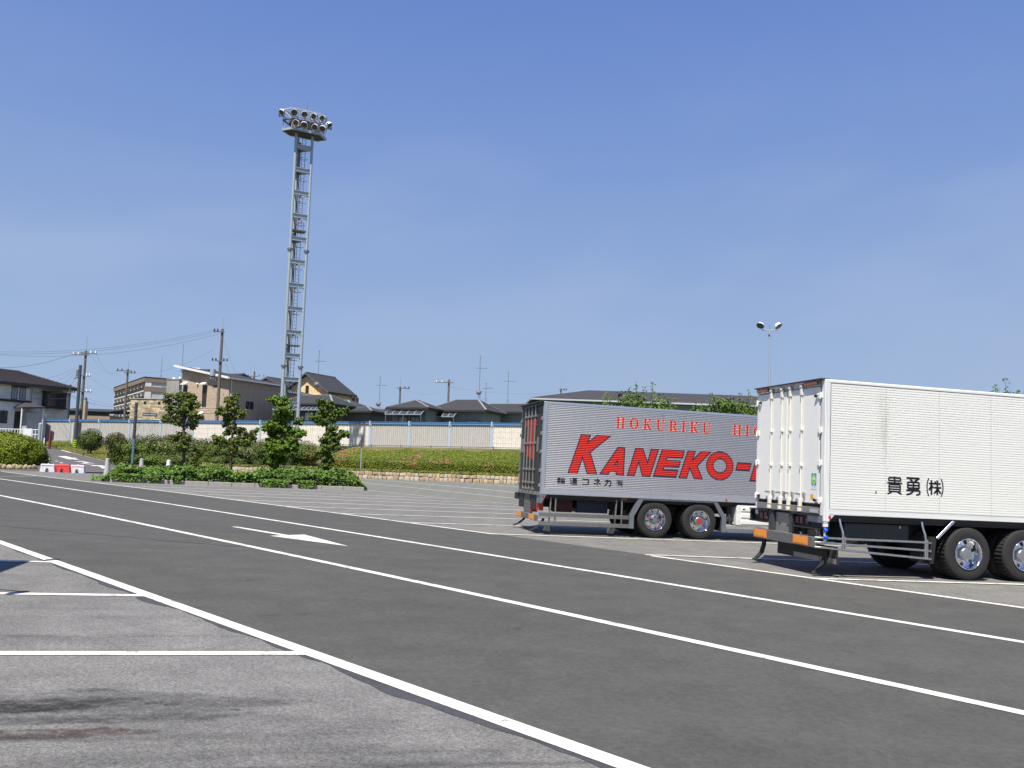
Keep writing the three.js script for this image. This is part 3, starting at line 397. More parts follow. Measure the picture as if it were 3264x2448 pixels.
// ---- silver truck
{
  const t = onLot(thing('box_truck', 'silver aluminium box truck with large red and blue painted lettering', 'truck'), 0.8279, -23.0572, 13 * R);
  const W = 2.5, TOPY = 3.56, y0 = 1.23, y1 = 3.48, x0 = 0.1, xs = 7.2, LEN = 9.7;
  const words = (c, k, X, Y, ink) => {
    const poly = (pts, hole) => { c.moveTo(X(pts[0][0]), Y(pts[0][1])); for (const p of pts.slice(1)) c.lineTo(X(p[0]), Y(p[1])); c.closePath(); };
    const letters = [
      [[1.06, 2.72], [1.32, 2.72], [1.25, 2.51], [1.51, 2.72], [1.89, 2.72], [1.33, 2.25], [1.54, 1.67], [1.27, 1.67], [1.12, 2.1], [0.99, 1.67], [0.73, 1.67]],
      [[2.12, 2.425], [2.32, 2.425], [2.31, 1.68], [2.1, 1.68], [2.09, 1.77], [1.91, 1.77], [1.87, 1.68], [1.63, 1.68]],
      [[2.64, 2.43], [2.85, 2.43], [3.0, 2.05], [3.09, 2.43], [3.31, 2.43], [3.08, 1.68], [2.86, 1.68], [2.74, 2.06], [2.62, 1.68], [2.42, 1.68]],
      [[3.42, 2.435], [4.08, 2.435], [4.03, 2.23], [3.57, 2.23], [3.55, 2.15], [3.97, 2.15], [3.93, 1.975], [3.48, 1.965], [3.46, 1.88], [3.9, 1.88], [3.85, 1.69], [3.18, 1.69]],
      [[4.19, 2.44], [4.41, 2.44], [4.33, 2.19], [4.59, 2.44], [4.88, 2.44], [4.48, 2.03], [4.64, 1.68], [4.4, 1.68], [4.25, 1.97], [4.17, 1.68], [3.94, 1.68]],
      [[5.71, 2.18], [6.13, 2.18], [6.07, 1.975], [5.66, 1.975]],
      [[6.33, 2.45], [6.56, 2.45], [6.33, 1.69], [6.10, 1.69]]];
    const all = () => { c.beginPath(); letters.forEach((l) => poly(l)); poly([[2.12, 2.07], [2.05, 1.95], [2.12, 1.95]]); };
    const ring = () => { c.beginPath(); c.ellipse(X(5.165), Y(2.07), 0.305 * k, 0.295 * k, 0, 0, 7); };
    c.lineJoin = 'miter';
    all(); c.fillStyle = ink.red; c.fill('evenodd'); c.strokeStyle = ink.navy; c.lineWidth = 0.028 * k; c.stroke();
    ring(); c.strokeStyle = ink.navy; c.lineWidth = 0.225 * k; c.stroke(); c.strokeStyle = ink.red; c.lineWidth = 0.175 * k; c.stroke();
    // upper words, one serif capital at a time, red with a pale outline
    c.font = 'bold 100px serif'; c.textBaseline = 'alphabetic'; c.textAlign = 'left';
    const put = (ch, a0, a1) => { const m = c.measureText(ch), w = m.actualBoundingBoxRight + m.actualBoundingBoxLeft, h = m.actualBoundingBoxAscent; c.save(); c.translate(X(a0), Y(2.965)); c.scale((a1 - a0) * k / w, 0.285 * k / h); c.lineJoin = 'round'; c.lineWidth = 9; c.strokeStyle = ink.red; c.strokeText(ch, m.actualBoundingBoxLeft, 0); c.lineWidth = 5; c.strokeStyle = ink.pale; c.strokeText(ch, m.actualBoundingBoxLeft, 0); c.fillStyle = ink.red; c.fillText(ch, m.actualBoundingBoxLeft, 0); c.restore(); };
    [['H', 2.04, 2.3], ['O', 2.44, 2.7], ['K', 2.83, 3.09], ['U', 3.21, 3.47], ['R', 3.59, 3.86], ['I', 3.97, 4.1], ['K', 4.22, 4.49], ['U', 4.6, 4.87], ['H', 5.53, 5.81], ['I', 5.92, 6.05], ['G', 6.18, 6.48]].forEach((q) => put(...q));
    c.fillStyle = c.strokeStyle = ink.black;
    const g = (n, a0, a1, b0, b1, lw) => glyph(c, n, X(a0), Y(b1), (a1 - a0) * k, (b1 - b0) * k, lw);
    g('yu', 0.43, 0.65, 1.355, 1.54, 6.5); g('un', 0.78, 1.0, 1.355, 1.54, 6.5); g('ko', 1.12, 1.34, 1.355, 1.54, 10); g('ne', 1.46, 1.67, 1.355, 1.55, 9); g('ka', 1.76, 1.98, 1.355, 1.55, 10); g('ari', 2.12, 2.30, 1.37, 1.55, 6.5); g('paren', 2.13, 2.29, 1.36, 1.56, 2.5);
  };
  const print = (bg, ink, extra) => sidePrint(xs - x0, y1 - y0, (c, k, cv) => { c.fillStyle = bg; c.fillRect(0, 0, cv.width, cv.height); const X = (a) => (a - x0) * k, Y = (b) => (y1 - b) * k; if (extra) extra(c, k, X, Y, cv); words(c, k, X, Y, ink); });
  const colour = print('rgb(208,209,211)', { red: 'rgb(206,44,32)', navy: 'rgb(24,30,66)', pale: 'rgb(240,225,215)', black: 'rgb(20,20,24)' }, (c, k, X, Y, cv) => {
    const r = rng(31); for (let i = 0; i < 1400; i++) { c.fillStyle = `rgba(${r() > 0.4 ? '120,122,126' : '240,242,246'},${0.02 + 0.05 * r()})`; c.fillRect(r() * cv.width, r() * cv.height, 1 + r() * 4, 8 + r() * 90); }
    for (let i = 0; i < 420; i++) { c.fillStyle = `rgba(110,108,104,${0.03 + 0.05 * r()})`; c.fillRect(r() * cv.width, cv.height * (0.9 + 0.1 * r()), 4 + r() * 22, 2 + r() * 5); }
    for (const a of [1.2, 2.35, 3.5, 4.65, 5.8]) { c.fillStyle = 'rgba(235,238,242,0.5)'; c.fillRect(X(a), 0, 2, cv.height); }
    c.fillStyle = 'rgba(150,150,150,0.5)'; c.fillRect(X(3.4), Y(3.36), 0.1 * k, 0.03 * k);
  });
  const metal = print('rgb(235,235,235)', { red: 'rgb(0,0,0)', navy: 'rgb(0,0,0)', pale: 'rgb(0,0,0)', black: 'rgb(0,0,0)' });
  part('side_panel', corrugated(x0, xs, y0, y1, 0.0478, 0.016, wave, xs - x0), mat([1, 0.98, 0.935], 0.42, 1, { map: canvasTex(colour), metalnessMap: canvasTex(metal, false) }), t);
  part('side_panel', corrugated(xs, LEN, y0, y1, 0.0478, 0.016, wave, xs - x0), M.alu, t);
  part('bottom_rail', rspan(0.04, LEN, 1.07, 1.23, -0.05, 0.014, 0.008), mat([0.6, 0.62, 0.66], 0.42, 0.6, { map: grime }), t);
  const rv = []; for (let x = 0.2; x < 7; x += 0.58) for (const y of [1.1, 1.2]) rv.push(new THREE.CylinderGeometry(0.009, 0.009, 0.008, 6).rotateX(Math.PI / 2).translate(x + (y > 1.15 ? 0.04 : 0), y, 0.016));
  part('rivet', rv, M.grey, t).userData.kind = 'stuff';
  part('top_rail', rspan(0.03, LEN, 3.48, TOPY, -0.1, 0.014, 0.02), M.alu, t);
  part('corner_post', rspan(-0.01, 0.1, 1.07, TOPY, -0.12, 0.012, 0.015), M.alu, t);
  part('corner_post', rspan(-0.01, 0.1, 1.07, TOPY, -W, -W + 0.1, 0.015), M.aluDull, t);
  part('roof', span(0.05, LEN, 3.5, 3.54, -W + 0.02, -0.05), M.alu, t);
  part('far_side_panel', span(0.1, LEN, 1.07, 3.5, -W, -W + 0.04), M.alu, t);
  part('front_panel', span(LEN - 0.05, LEN, 1.07, 3.5, -W + 0.05, -0.05), M.alu, t);
  part('floor', span(0.1, LEN, 1.0, 1.068, -W + 0.05, -0.06), M.dark, t);
  part('door_frame', span(0.03, 0.08, 1.12, 3.46, -W + 0.1, -0.12), M.dark, t);
  part('header', [rspan(-0.05, 0.08, 3.46, TOPY, -W + 0.1, -0.12, 0.01), rspan(-0.12, 0.1, TOPY - 0.012, TOPY + 0.012, -W, -0.02, 0.006)], M.poleDark, t);
  const dm = mat([0.05, 0.05, 0.044], 0.55, 0.3, { map: streak });
  for (const [a, b] of [[0.14, 1.283], [1.30, 2.4]]) {
    const d = part('rear_door', rspan(-0.012, 0.03, 1.13, 3.45, -b, -a, 0.008), dm, t);
    for (const rod of a < 1 ? [0.75, 1.15] : [1.5, 1.85]) { part('lock_rod', bar([-0.045, 1.12, -rod], [-0.045, 3.5, -rod], 0.02, 10), M.tarnish, d); part('rod_fitting', [3.2, 2.45, 1.72, 1.35, 1.18].map((y) => rspan(-0.075, -0.01, y - 0.03, y + 0.03, -rod - 0.05, -rod + 0.05, 0.006)), M.tarnish, d); }
    // red painted letter across both doors
    part('painted_letter', a < 1 ? [span(-0.0165, -0.0125, 2.93, 3.12, -1.27, -0.72), span(-0.0165, -0.0125, 2.0, 2.92, -1.27, -0.84)] : [span(-0.0165, -0.0125, 2.93, 3.12, -1.86, -1.31), span(-0.0165, -0.0125, 2.06, 2.92, -1.74, -1.31)], M.redPaint, d);
    part('worn_patch', a < 1 ? [span(-0.0155, -0.0125, 2.2, 2.6, -0.62, -0.42)] : [span(-0.0155, -0.0125, 2.2, 2.6, -2.36, -2.05)], M.tarnish, d);
  }
  for (const y of [3.1, 2.7, 2.2, 1.7, 1.3]) for (const z of [-0.13, -2.45]) part('hinge', rspan(-0.045, 0.0, y - 0.045, y + 0.045, z - 0.06, z + 0.06, 0.008), M.tarnish, t);
  part('rear_sill', rspan(-0.04, 0.1, 1.03, 1.125, -W + 0.02, -0.02, 0.01), M.tarnish, t);
  part('corner_gusset', plate([[-0.02, 1.07], [0.16, 1.07], [0.03, 0.83], [-0.02, 0.83]], -0.35, 0.006), M.aluDull, t);
  part('reflector', new THREE.CylinderGeometry(0.03, 0.03, 0.012, 16).rotateX(Math.PI / 2).translate(0.07, 1.02, 0.012), M.red, t);
  part('reflector', new THREE.CylinderGeometry(0.03, 0.03, 0.012, 16).rotateX(Math.PI / 2).translate(5.38, 1.13, 0.018), M.red, t);
  part('tail_lamp_box', [rspan(0.0, 0.2, 0.62, 1.03, -2.46, -1.9, 0.02), rspan(0.0, 0.2, 0.62, 1.03, -1.1, -0.5, 0.02), rspan(-0.02, 0.16, 0.83, 1.02, -2.95, -2.5, 0.02)], M.black, t);
  part('red_panel', [rspan(0.02, 0.18, 0.55, 0.85, -1.2, -0.95, 0.01), rspan(0.02, 0.14, 0.62, 0.9, -0.5, -0.2, 0.01)], M.redPaint, t);
  part('rear_column', rspan(0.02, 0.12, 0.5, 1.03, -1.9, -1.25, 0.01), M.grey, t);
  const bump = part('bumper', rspan(-0.05, 0.06, 0.34, 0.50, -2.44, -0.42, 0.015), M.grey, t);
  for (const [a, b] of [[0.45, 0.98], [1.9, 2.42]]) { part('bumper_reflector', rspan(-0.06, -0.045, 0.345, 0.50, -b, -a, 0.004), M.orange, bump); part('reflector_field', span(-0.0645, -0.058, 0.372, 0.474, -b + 0.045, -a - 0.045), M.amber, bump); }
  const curl = (z) => { const pts = [[0.22, 0.4], [0.16, 0.26], [0.02, 0.14], [-0.16, 0.06]]; const s = new THREE.Shape(); pts.forEach(([x, y], i) => s[i ? 'lineTo' : 'moveTo'](x + 0.02, y)); pts.slice().reverse().forEach(([x, y]) => s.lineTo(x - 0.015, y + 0.015)); return new THREE.ExtrudeGeometry(s, { depth: 0.14, bevelEnabled: false }).translate(0, 0, z); };
  part('mud_flap', curl(-0.5), M.rubber, t); part('mud_flap', curl(-2.45), M.rubber, t);
  // underside
  part('chassis', [span(0.1, LEN + 1.5, 0.7, 1.0, -0.9, -0.8), span(0.1, LEN + 1.5, 0.7, 1.0, -1.7, -1.6), span(0.1, LEN, 0.94, 1.0, -W + 0.1, -0.1), span(3.1, 3.5, 0.42, 0.58, -2.2, -0.4), span(4.4, 4.8, 0.42, 0.58, -2.2, -0.4), span(2.7, 5.3, 0.6, 0.85, -1.0, -0.7)], M.black, t);
  part('storage_box', rspan(0.48, 1.02, 0.6, 1.0, -0.9, -0.4, 0.015), M.maroon, t);
  part('storage_box', rspan(1.14, 2.04, 0.6, 0.93, -0.9, -0.4, 0.015), M.navy, t);
  const gm = mat([0.45, 0.44, 0.41], 0.32, 0.9, { map: streak });
  part('guard_rail', rspan(-0.02, 2.52, 0.485, 0.585, -0.05, -0.005, 0.01), gm, t);
  part('guard_rail', rspan(-0.02, 2.54, 0.25, 0.355, -0.05, -0.005, 0.01), gm, t);
  for (const x of [0.31, 2.17]) part('guard_post', beam([x, 1.0, -0.09], [x - 0.04, 0.16, -0.09], 0.05, 0.03), M.tarnish, t);
  for (const x of [0.44, 2.32]) part('guard_post', tube([[x, 1.02, -0.1], [x, 0.96, -0.07], [x, 0.9, -0.065], [x, 0.36, -0.065]], 0.022, 14, 8), M.steel, t);
  part('guard_foot', [plate([[0.2, 0.1], [0.36, 0.08], [0.33, 0.27], [0.24, 0.27]], -0.35, -0.2), plate([[2.02, 0.08], [2.16, 0.08], [2.18, 0.25], [2.04, 0.25]], -0.35, -0.2)], M.tarnish, t);
  part('fender_frame', [plate([[2.54, 0.245], [2.66, 0.245], [2.66, 0.58], [2.92, 1.03], [5.02, 1.03], [5.27, 0.62], [5.27, 0.225], [5.40, 0.225], [5.41, 0.63], [5.12, 1.068], [2.78, 1.068], [2.54, 0.62]], -0.08, 0.0)], M.aluDull, t);
  part('fender', [span(2.6, 2.64, 0.3, 0.62, -0.7, -0.08), span(5.3, 5.34, 0.25, 0.64, -0.7, -0.08)], M.black, t);
  part('side_marker', rspan(2.3, 2.46, 0.99, 1.06, -0.1, -0.05, 0.01), M.markBrown, t);
  wheel(t, 3.29, -0.03, 1, 'flat'); wheel(t, 4.62, -0.03, 1, 'red'); for (const x of [3.29, 4.62]) wheel(t, x, -W + 0.03, -1, 'red');
  for (const [z, s] of [[-0.05, 1], [-W + 0.05, -1]]) wheel(t, 9.4, z, s, 'red');
  const wb = part('battery_box', new RoundedBoxGeometry(1.3, 0.6, 0.45, 3, 0.05).translate(6.38, 0.71, -0.24), M.white, t);
  part('box_rib', [0.88, 0.70, 0.52].map((y) => rspan(5.86, 6.98, y - 0.055, y + 0.055, -0.03, 0.005, 0.02)), M.whitePlain, wb);
  part('box_handle', rspan(5.9, 5.98, 0.875, 0.905, 0.003, 0.012, 0.004), M.dark, wb);
  part('pipe', [bar([5.55, 0.45, -0.2], [5.55, 1.0, -0.2], 0.05, 10), rspan(5.42, 5.66, 0.53, 0.62, -0.25, -0.05, 0.01)], M.dark, t);
  part('lower_rail', rspan(5.44, 8.4, 0.22, 0.335, -0.06, -0.01, 0.01), M.aluDull, t);
  const cab = part('cab', new RoundedBoxGeometry(2.2, 2.3, 2.45, 4, 0.15).translate(LEN + 1.25, 1.75, -W / 2), M.redPaint, t);
  part('windscreen', new RoundedBoxGeometry(0.1, 0.9, 2.2, 2, 0.04).translate(LEN + 2.33, 2.2, -W / 2), M.glass, cab); part('front_bumper', rspan(LEN + 0.3, LEN + 2.45, 0.35, 0.8, -W, 0, 0.06), M.steel, cab);
}

// ---- truck parked in the bays on the left, just outside the picture: its cab and mirrors throw the shadows on the bay lines
{
  const d0 = -5.0, wMid = 11.5, th = 13 * R, X = (a, w) => a * Math.cos(th) - w * Math.sin(th), Z = (a, w) => -a * Math.sin(th) - w * Math.cos(th);
  const t = onLot(thing('cab_over_truck', 'cab-over truck with forward mirror arms parked on the bays left of the lane', 'truck'), X(d0, wMid), Z(d0, wMid), th);
  part('cab', new RoundedBoxGeometry(2.1, 2.9, 2.4, 4, 0.14).translate(-1.08, 2.05, 0), M.white, t);
  part('windscreen', rspan(-0.06, 0.02, 1.75, 2.65, -1.05, 1.05, 0.03), M.glass, t);
  part('front_bumper', rspan(-2.0, 0.02, 0.35, 0.75, -1.2, 1.2, 0.08), M.white, t);
  part('cargo_body', rspan(-9.5, -2.3, 1.05, 3.5, -1.22, 1.22, 0.03), M.white, t);
  part('chassis', span(-9.4, -0.4, 0.6, 1.0, -0.5, 0.5), M.black, t);
  for (const [s, fx] of [[-1, 0.45], [1, 0.95]]) { const m = part('mirror_arm', tube([[-0.2, 2.5, s * 1.16], [fx * 0.5, 2.85, s * 1.4], [fx, 2.86, s * 1.6]], 0.022, 12, 8), M.black, t); part('mirror', rspan(fx - 0.08, fx + 0.02, 2.55, 2.85, s * 1.6 - 0.1, s * 1.6 + 0.1, 0.03), M.black, m); }
  for (const x of [-1.2, -7.2]) for (const s of [-1, 1]) wheel(t, x, s * 1.2, s, 'red');
}
// ---------------------------------------------------------------- banks, exit road, far side of the lot
const wallTop = (x) => wallBase(clamp(x, -40, 40)) + 0.6;
{
  const nz = (x, z) => { const n = 0.7 + 0.6 * fbm(x * 0.6, z * 0.6, 81, 4), d = fbm(x * 0.25, z * 0.25, 85, 3); return [n * lerp(0.8, 1.35, d), n, n * 0.9]; };
  const xs = range(-27.6, 60, 0.8);
  structure('bank', ruled(xs.map((x) => [x, wallZ(x) - 0.2]), xs.map((x) => [x, fenceZ(x) + 0.05]), 14, (x, z, t) => lerp(wallTop(x), FB, smooth(0.08, 1, t)) + 0.12 * (fbm(x, z, 88) - 0.5) * Math.sin(Math.PI * t), nz, 3), M.grass);
  const ea = [], eb = [], ya = [], yb = [];
  const B = [[-23.6, -59.5, 0.62], [-25.0, -66, 0.9], [-27.6, -74.8, 1.2], [-41.2, -98, 3.5]];
  for (let i = 0; i < 3; i++) for (let k = 0; k < 10; k++) { const t = k / 10; ea.push([lerp(roadEdge[i][0], roadEdge[i + 1][0], t), lerp(roadEdge[i][1], roadEdge[i + 1][1], t)]); eb.push([lerp(B[i][0], B[i + 1][0], t), lerp(B[i][1], B[i + 1][1], t)]); yb.push(lerp(B[i][2], B[i + 1][2], t)); }
  structure('road_bank', ruled(ea, eb, 10, (x, z, t, i) => lerp(roadY(ea[i][1]) + 0.05, Math.min(yb[i], roadY(ea[i][1]) + 0.3), t) + 0.05 * Math.sin(Math.PI * t), nz, 3), M.grass);
  const rowL = [], rowR = [];
  for (let i = 0; i < 3; i++) for (let k = 0; k < 10; k++) { const t = k / 10; rowR.push([lerp(roadEdge[i][0], roadEdge[i + 1][0], t), lerp(roadEdge[i][1], roadEdge[i + 1][1], t)]); rowL.push([lerp(roadLeft[i][0], roadLeft[i + 1][0], t), lerp(roadLeft[i][1], roadLeft[i + 1][1], t)]); }
  rowR.push([-53.8, -100], [-60, -109]); rowL.push([-60, -100], [-66, -109]);
  const road = structure('exit_road', ruled(rowL, rowR, 6, (x, z) => Math.max(roadY(z), z > -59.5 ? lotY(x, z) + 0.01 : -9)), mat([0.16, 0.15, 0.145], 0.95, 0, { map: grainNew }));
  structure('verge', ruled(rowL.map(([x, z]) => [x - 30, z - 4]), rowL.map(([x, z]) => [x + 0.02, z]), 8, (x, z, t) => roadY(z) - 0.02 + 0.3 * Math.sin(Math.PI * t), nz, 3), M.grass);
  const hit = (u, v) => { let a = 50, b = 120; for (let i = 0; i < 40; i++) { const m = (a + b) / 2, p = spot(u, v, m); if (p.y > roadY(p.z)) a = m; else b = m; } return spot(u, v, a); };
  const strip = (pts, w) => { const A = [], C = []; pts.map((q) => hit(...q)).forEach((p, i, s) => { const q = s[Math.min(i + 1, s.length - 1)], o = s[Math.max(i - 1, 0)], L = Math.hypot(q.x - o.x, q.z - o.z) || 1; A.push([p.x - (q.z - o.z) / L * w / 2, p.z + (q.x - o.x) / L * w / 2]); C.push([p.x + (q.z - o.z) / L * w / 2, p.z - (q.x - o.x) / L * w / 2]); }); return ruled(A, C, 1, (x, z) => roadY(z) + 0.03); };
  part('edge_line', strip([[392, 1484], [330, 1469], [266, 1453.5], [228, 1443.5]], 0.16), M.paintWorn, road);
  part('edge_line', strip([[228, 1443.5], [198, 1435]], 0.4), M.paint, road);
  part('edge_line', strip([[190, 1432], [150, 1424.5]], 0.14), M.paintWorn, road);
  for (const s of [[[191, 1455], [226, 1465]], [[203, 1455], [246, 1466]], [[222, 1462], [240, 1460]], [[243, 1472], [272, 1474]], [[256, 1471], [282, 1477]], [[262, 1479], [290, 1476]], [[276, 1481], [302, 1480]]]) part('road_lettering', strip(s, 0.36), M.paint, road);
  part('road_lettering', strip([[291, 1485.5], [318, 1486], [330, 1489], [335, 1494]], 0.4), M.paint, road);
  for (const s of [[[153, 1462], [160, 1466]], [[178, 1470], [184, 1472]], [[192, 1475], [199, 1478]]]) part('centre_dash', strip(s, 0.2), M.paintWorn, road);
  structure('gutter', ruled(range(-60, -26.4, 1.2).map((x) => [x, -58.2]), range(-60, -26.4, 1.2).map((x) => [x, -58.9]), 1, (x, z) => lotY(x, z) + 0.03), M.concrete);
}
// ---------------------------------------------------------------- natural stone retaining wall, stone by stone
{
  const r = rng(90), wall = thing('stone_wall', 'low retaining wall of tan fieldstones below the azalea hedge', 'wall', [0, 0, 0]);
  const geos = []; for (let k = 0; k < 8; k++) { const g = new THREE.BoxGeometry(1, 1, 1, 2, 2, 1); const p = g.attributes.position, rr = rng(200 + k), seen = new Map(); for (let i = 0; i < p.count; i++) { const key = [p.getX(i), p.getY(i), p.getZ(i)].map((v) => v.toFixed(2)).join(); if (!seen.has(key)) { const bulge = p.getZ(i) > 0 ? 0.28 * (1 - Math.max(Math.abs(p.getX(i)), Math.abs(p.getY(i))) * 1.6) : 0; seen.set(key, [p.getX(i) * (0.98 - 0.16 * rr()) + 0.05 * (rr() - 0.5), p.getY(i) * (0.99 - 0.16 * rr()) + 0.05 * (rr() - 0.5), p.getZ(i) + bulge + 0.1 * (rr() - 0.5)]); } p.setXYZ(i, ...seen.get(key)); } g.computeVertexNormals(); geos.push(g); }
  const mats = [[0.50, 0.385, 0.25], [0.58, 0.46, 0.31], [0.45, 0.34, 0.21], [0.58, 0.51, 0.40], [0.50, 0.45, 0.37], [0.40, 0.30, 0.2]].map((c) => mat(c, 0.92, 0, { map: grime }));
  const xs = range(-27.6, 7, 0.8);
  part('mortar', ruled(xs.map((x) => [x, wallZ(x) - 0.12]), xs.map((x) => [x, wallZ(x) - 0.1]), 1, (x, z, t) => (t < 0.5 ? wallTop(x) - 0.03 : wallBase(x) - 0.3)), M.soil, wall);
  for (let row = 0; row < 2; row++) { let x = -27.6 + row * 0.2; while (x < 6.5) { const w = 0.24 + 0.42 * r() * r() + 0.1 * r(), h = row ? 0.24 + 0.14 * r() : 0.29 + 0.09 * r(), s = part('stone', geos[Math.floor(r() * 8)], mats[Math.floor(r() * 6)], wall), cx = x + w / 2; s.scale.set(w * 1.0, h, 0.22); s.position.set(cx, wallBase(cx) + (row ? 0.46 : 0.145) + 0.02 * (r() - 0.5), wallZ(cx) - 0.06); s.rotation.set(0, -0.208, 0.34 * (r() - 0.5)); x += w * 0.97; } }
}
// ---------------------------------------------------------------- panel fence on the bank
{
  const dx = 4.2, x0 = -15.1 - 10 * dx + 0.7, yaw = -Math.atan(0.3618), f = thing('panel_fence', 'long ribbed panel fence with blue top rail above the bank', 'fence', [0, 0, 0]);
  const bay = dx / Math.cos(yaw), rib = 20;
  const prof = (grey) => { const pos = [], uv = [], idx = [], n = rib * 6; for (let i = 0; i <= n; i++) { const t = i / 6, q = t - Math.floor(t), z = q < 0.16 ? -0.045 : 0.0, x = (i / n) * (bay - 0.1) + 0.05; for (const y of [0.04, FT - FB - 0.2]) { pos.push(x, y, z + (grey ? 0.02 * Math.sin(q * Math.PI) : 0)); uv.push(x / 3, y / 3); } } for (let i = 0; i < n; i++) { const a = i * 2; idx.push(a, a + 2, a + 1, a + 1, a + 2, a + 3); } const g = new THREE.BufferGeometry(); g.setAttribute('position', new THREE.Float32BufferAttribute(pos, 3)); g.setAttribute('uv', new THREE.Float32BufferAttribute(uv, 2)); g.setIndex(idx); const h = g.toNonIndexed(); h.computeVertexNormals(); return h; };
  const pg = prof(true), pc = prof(false), post = [span(-0.13, 0.13, 0, FT - FB + 0.06, -0.08, 0.1), span(-0.07, 0.07, FT - FB - 0.3, FT - FB + 0.12, 0.1, 0.2)], pgeo = G(post), rails = G([span(0.1, bay - 0.1, FT - FB - 0.2, FT - FB + 0.02, -0.1, 0.12), span(0.0, bay, FT - FB - 0.02, FT - FB + 0.03, -0.12, 0.16)]), back = span(0.05, bay - 0.05, 0.02, FT - FB - 0.22, -0.09, -0.055), seams = G([0.55, 1.1, 1.65].map((y) => span(0.05, bay - 0.05, y - 0.005, y + 0.005, 0.0, 0.006))), foot = span(0, bay, -0.25, 0.03, -0.14, 0.1);
  const place = (m, x) => { m.position.set(x, FB, fenceZ(x)); m.rotation.y = yaw; return m; };
  for (let k = 0; k <= 24; k++) {
    const x = x0 + k * dx; place(part('post', pgeo, M.fencePost, f), x);
    if (k === 24) break;
    const cream = (x > -36.5 && x < -15.5) || x > -2.9;
    const p = place(part('panel', cream ? pc : pg, cream ? M.fenceCream : M.fenceGrey, f), x);
    part('panel_back', back, M.fenceGrey, p); if (cream) part('panel_seam', seams, M.fenceGrey, p);
    place(part('top_rail', rails, M.fenceBlue, f), x); place(part('footing', foot, M.concrete, f), x);
  }
  // low cable guard in front of the fence foot
  const g = thing('cable_guard', 'low dark guard cable on short posts at the foot of the panel fence', 'guard rail', [0, 0, 0]);
  const at = (x, h) => new V3(x, FB - 0.2 + h, fenceZ(x) + 1.2);
  for (const h of [0.12, 0.3]) part('cable', bar(at(-46, h), at(44, h), 0.028, 6), M.poleDark, g);
  for (let x = -45; x < 44; x += 3.1) part('post', bar(at(x, -0.6), at(x, 0.38), 0.05, 8), M.galvDark, g);
}

// ---------------------------------------------------------------- foliage
class Leaves {
  constructor(seed) { this.r = rng(seed); this.p = []; this.n = []; this.c = []; }
  add(x, y, z, nx, ny, nz, s, col, long = 1.5) {
    const r = this.r, N = new V3(nx + 0.9 * (r() - 0.5), ny + 0.9 * (r() - 0.5), nz + 0.9 * (r() - 0.5)).normalize(), T = new V3(r() - 0.5, r() - 0.5, r() - 0.5).cross(N).normalize(), B = new V3().crossVectors(N, T), k = 0.75 + 0.5 * r();
    const a = [x - T.x * s * long / 2, y - T.y * s * long / 2, z - T.z * s * long / 2], b = [x + B.x * s / 2, y + B.y * s / 2, z + B.z * s / 2], c = [x + T.x * s * long / 2, y + T.y * s * long / 2, z + T.z * s * long / 2], d = [x - B.x * s / 2, y - B.y * s / 2, z - B.z * s / 2];
    this.p.push(...a, ...c, ...b, ...a, ...d, ...c); for (let i = 0; i < 6; i++) { this.n.push(N.x, N.y, N.z); this.c.push(col[0] * k, col[1] * k, col[2] * k); }
  }
  geo() { const g = new THREE.BufferGeometry(); g.setAttribute('position', new THREE.Float32BufferAttribute(this.p, 3)); g.setAttribute('normal', new THREE.Float32BufferAttribute(this.n, 3)); g.setAttribute('color', new THREE.Float32BufferAttribute(this.c, 3)); return g; }
  ball(cx, cy, cz, rx, ry, rz, count, s, cols, lump = 0.25) { const r = this.r; for (let i = 0; i < count; i++) { const u = 2 * r() - 1, a = 6.2832 * r(), q = Math.sqrt(1 - u * u), dx = q * Math.cos(a), dy = u, dz = q * Math.sin(a), m = (0.55 + 0.45 * Math.sqrt(r())) * (1 + lump * (vnoise(dx * 2.3 + 5 + cx, dy * 2.3 + dz * 1.7 + cz, 7) - 0.5) * 2); this.add(cx + dx * rx * m, cy + dy * ry * m, cz + dz * rz * m, dx, dy + 0.3, dz, s, cols[Math.floor(r() * cols.length)]); } }
}
const GREEN = { fresh: [[0.1077, 0.1796, 0.0186], [0.0791, 0.1438, 0.0174], [0.1581, 0.2228, 0.0248], [0.0504, 0.0934, 0.0124]], dark: [[0.06, 0.105, 0.02], [0.045, 0.085, 0.016], [0.085, 0.13, 0.025], [0.10, 0.11, 0.03], [0.13, 0.16, 0.03]], camphor: [[0.0978, 0.144, 0.0242], [0.069, 0.108, 0.0198], [0.1323, 0.126, 0.033], [0.046, 0.0744, 0.0143], [0.1495, 0.192, 0.033]], ivy: [[0.075, 0.16, 0.018], [0.05, 0.115, 0.014], [0.11, 0.2, 0.03], [0.03, 0.07, 0.009], [0.15, 0.24, 0.05], [0.02, 0.05, 0.008], [0.11, 0.13, 0.03]], lime: [[0.171, 0.2, 0.0144], [0.13, 0.172, 0.0144], [0.1984, 0.216, 0.0216], [0.0616, 0.104, 0.0086], [0.041, 0.076, 0.0086]], azalea: [[0.0978, 0.1323, 0.014], [0.138, 0.1552, 0.018], [0.0633, 0.0978, 0.011], [0.0403, 0.0667, 0.008], [0.161, 0.1667, 0.022]], straw: [[0.192, 0.16, 0.0576], [0.144, 0.136, 0.036], [0.096, 0.108, 0.0252], [0.24, 0.2, 0.0792]], pink: [[0.50, 0.07, 0.14], [0.42, 0.09, 0.12], [0.40, 0.13, 0.12]] };

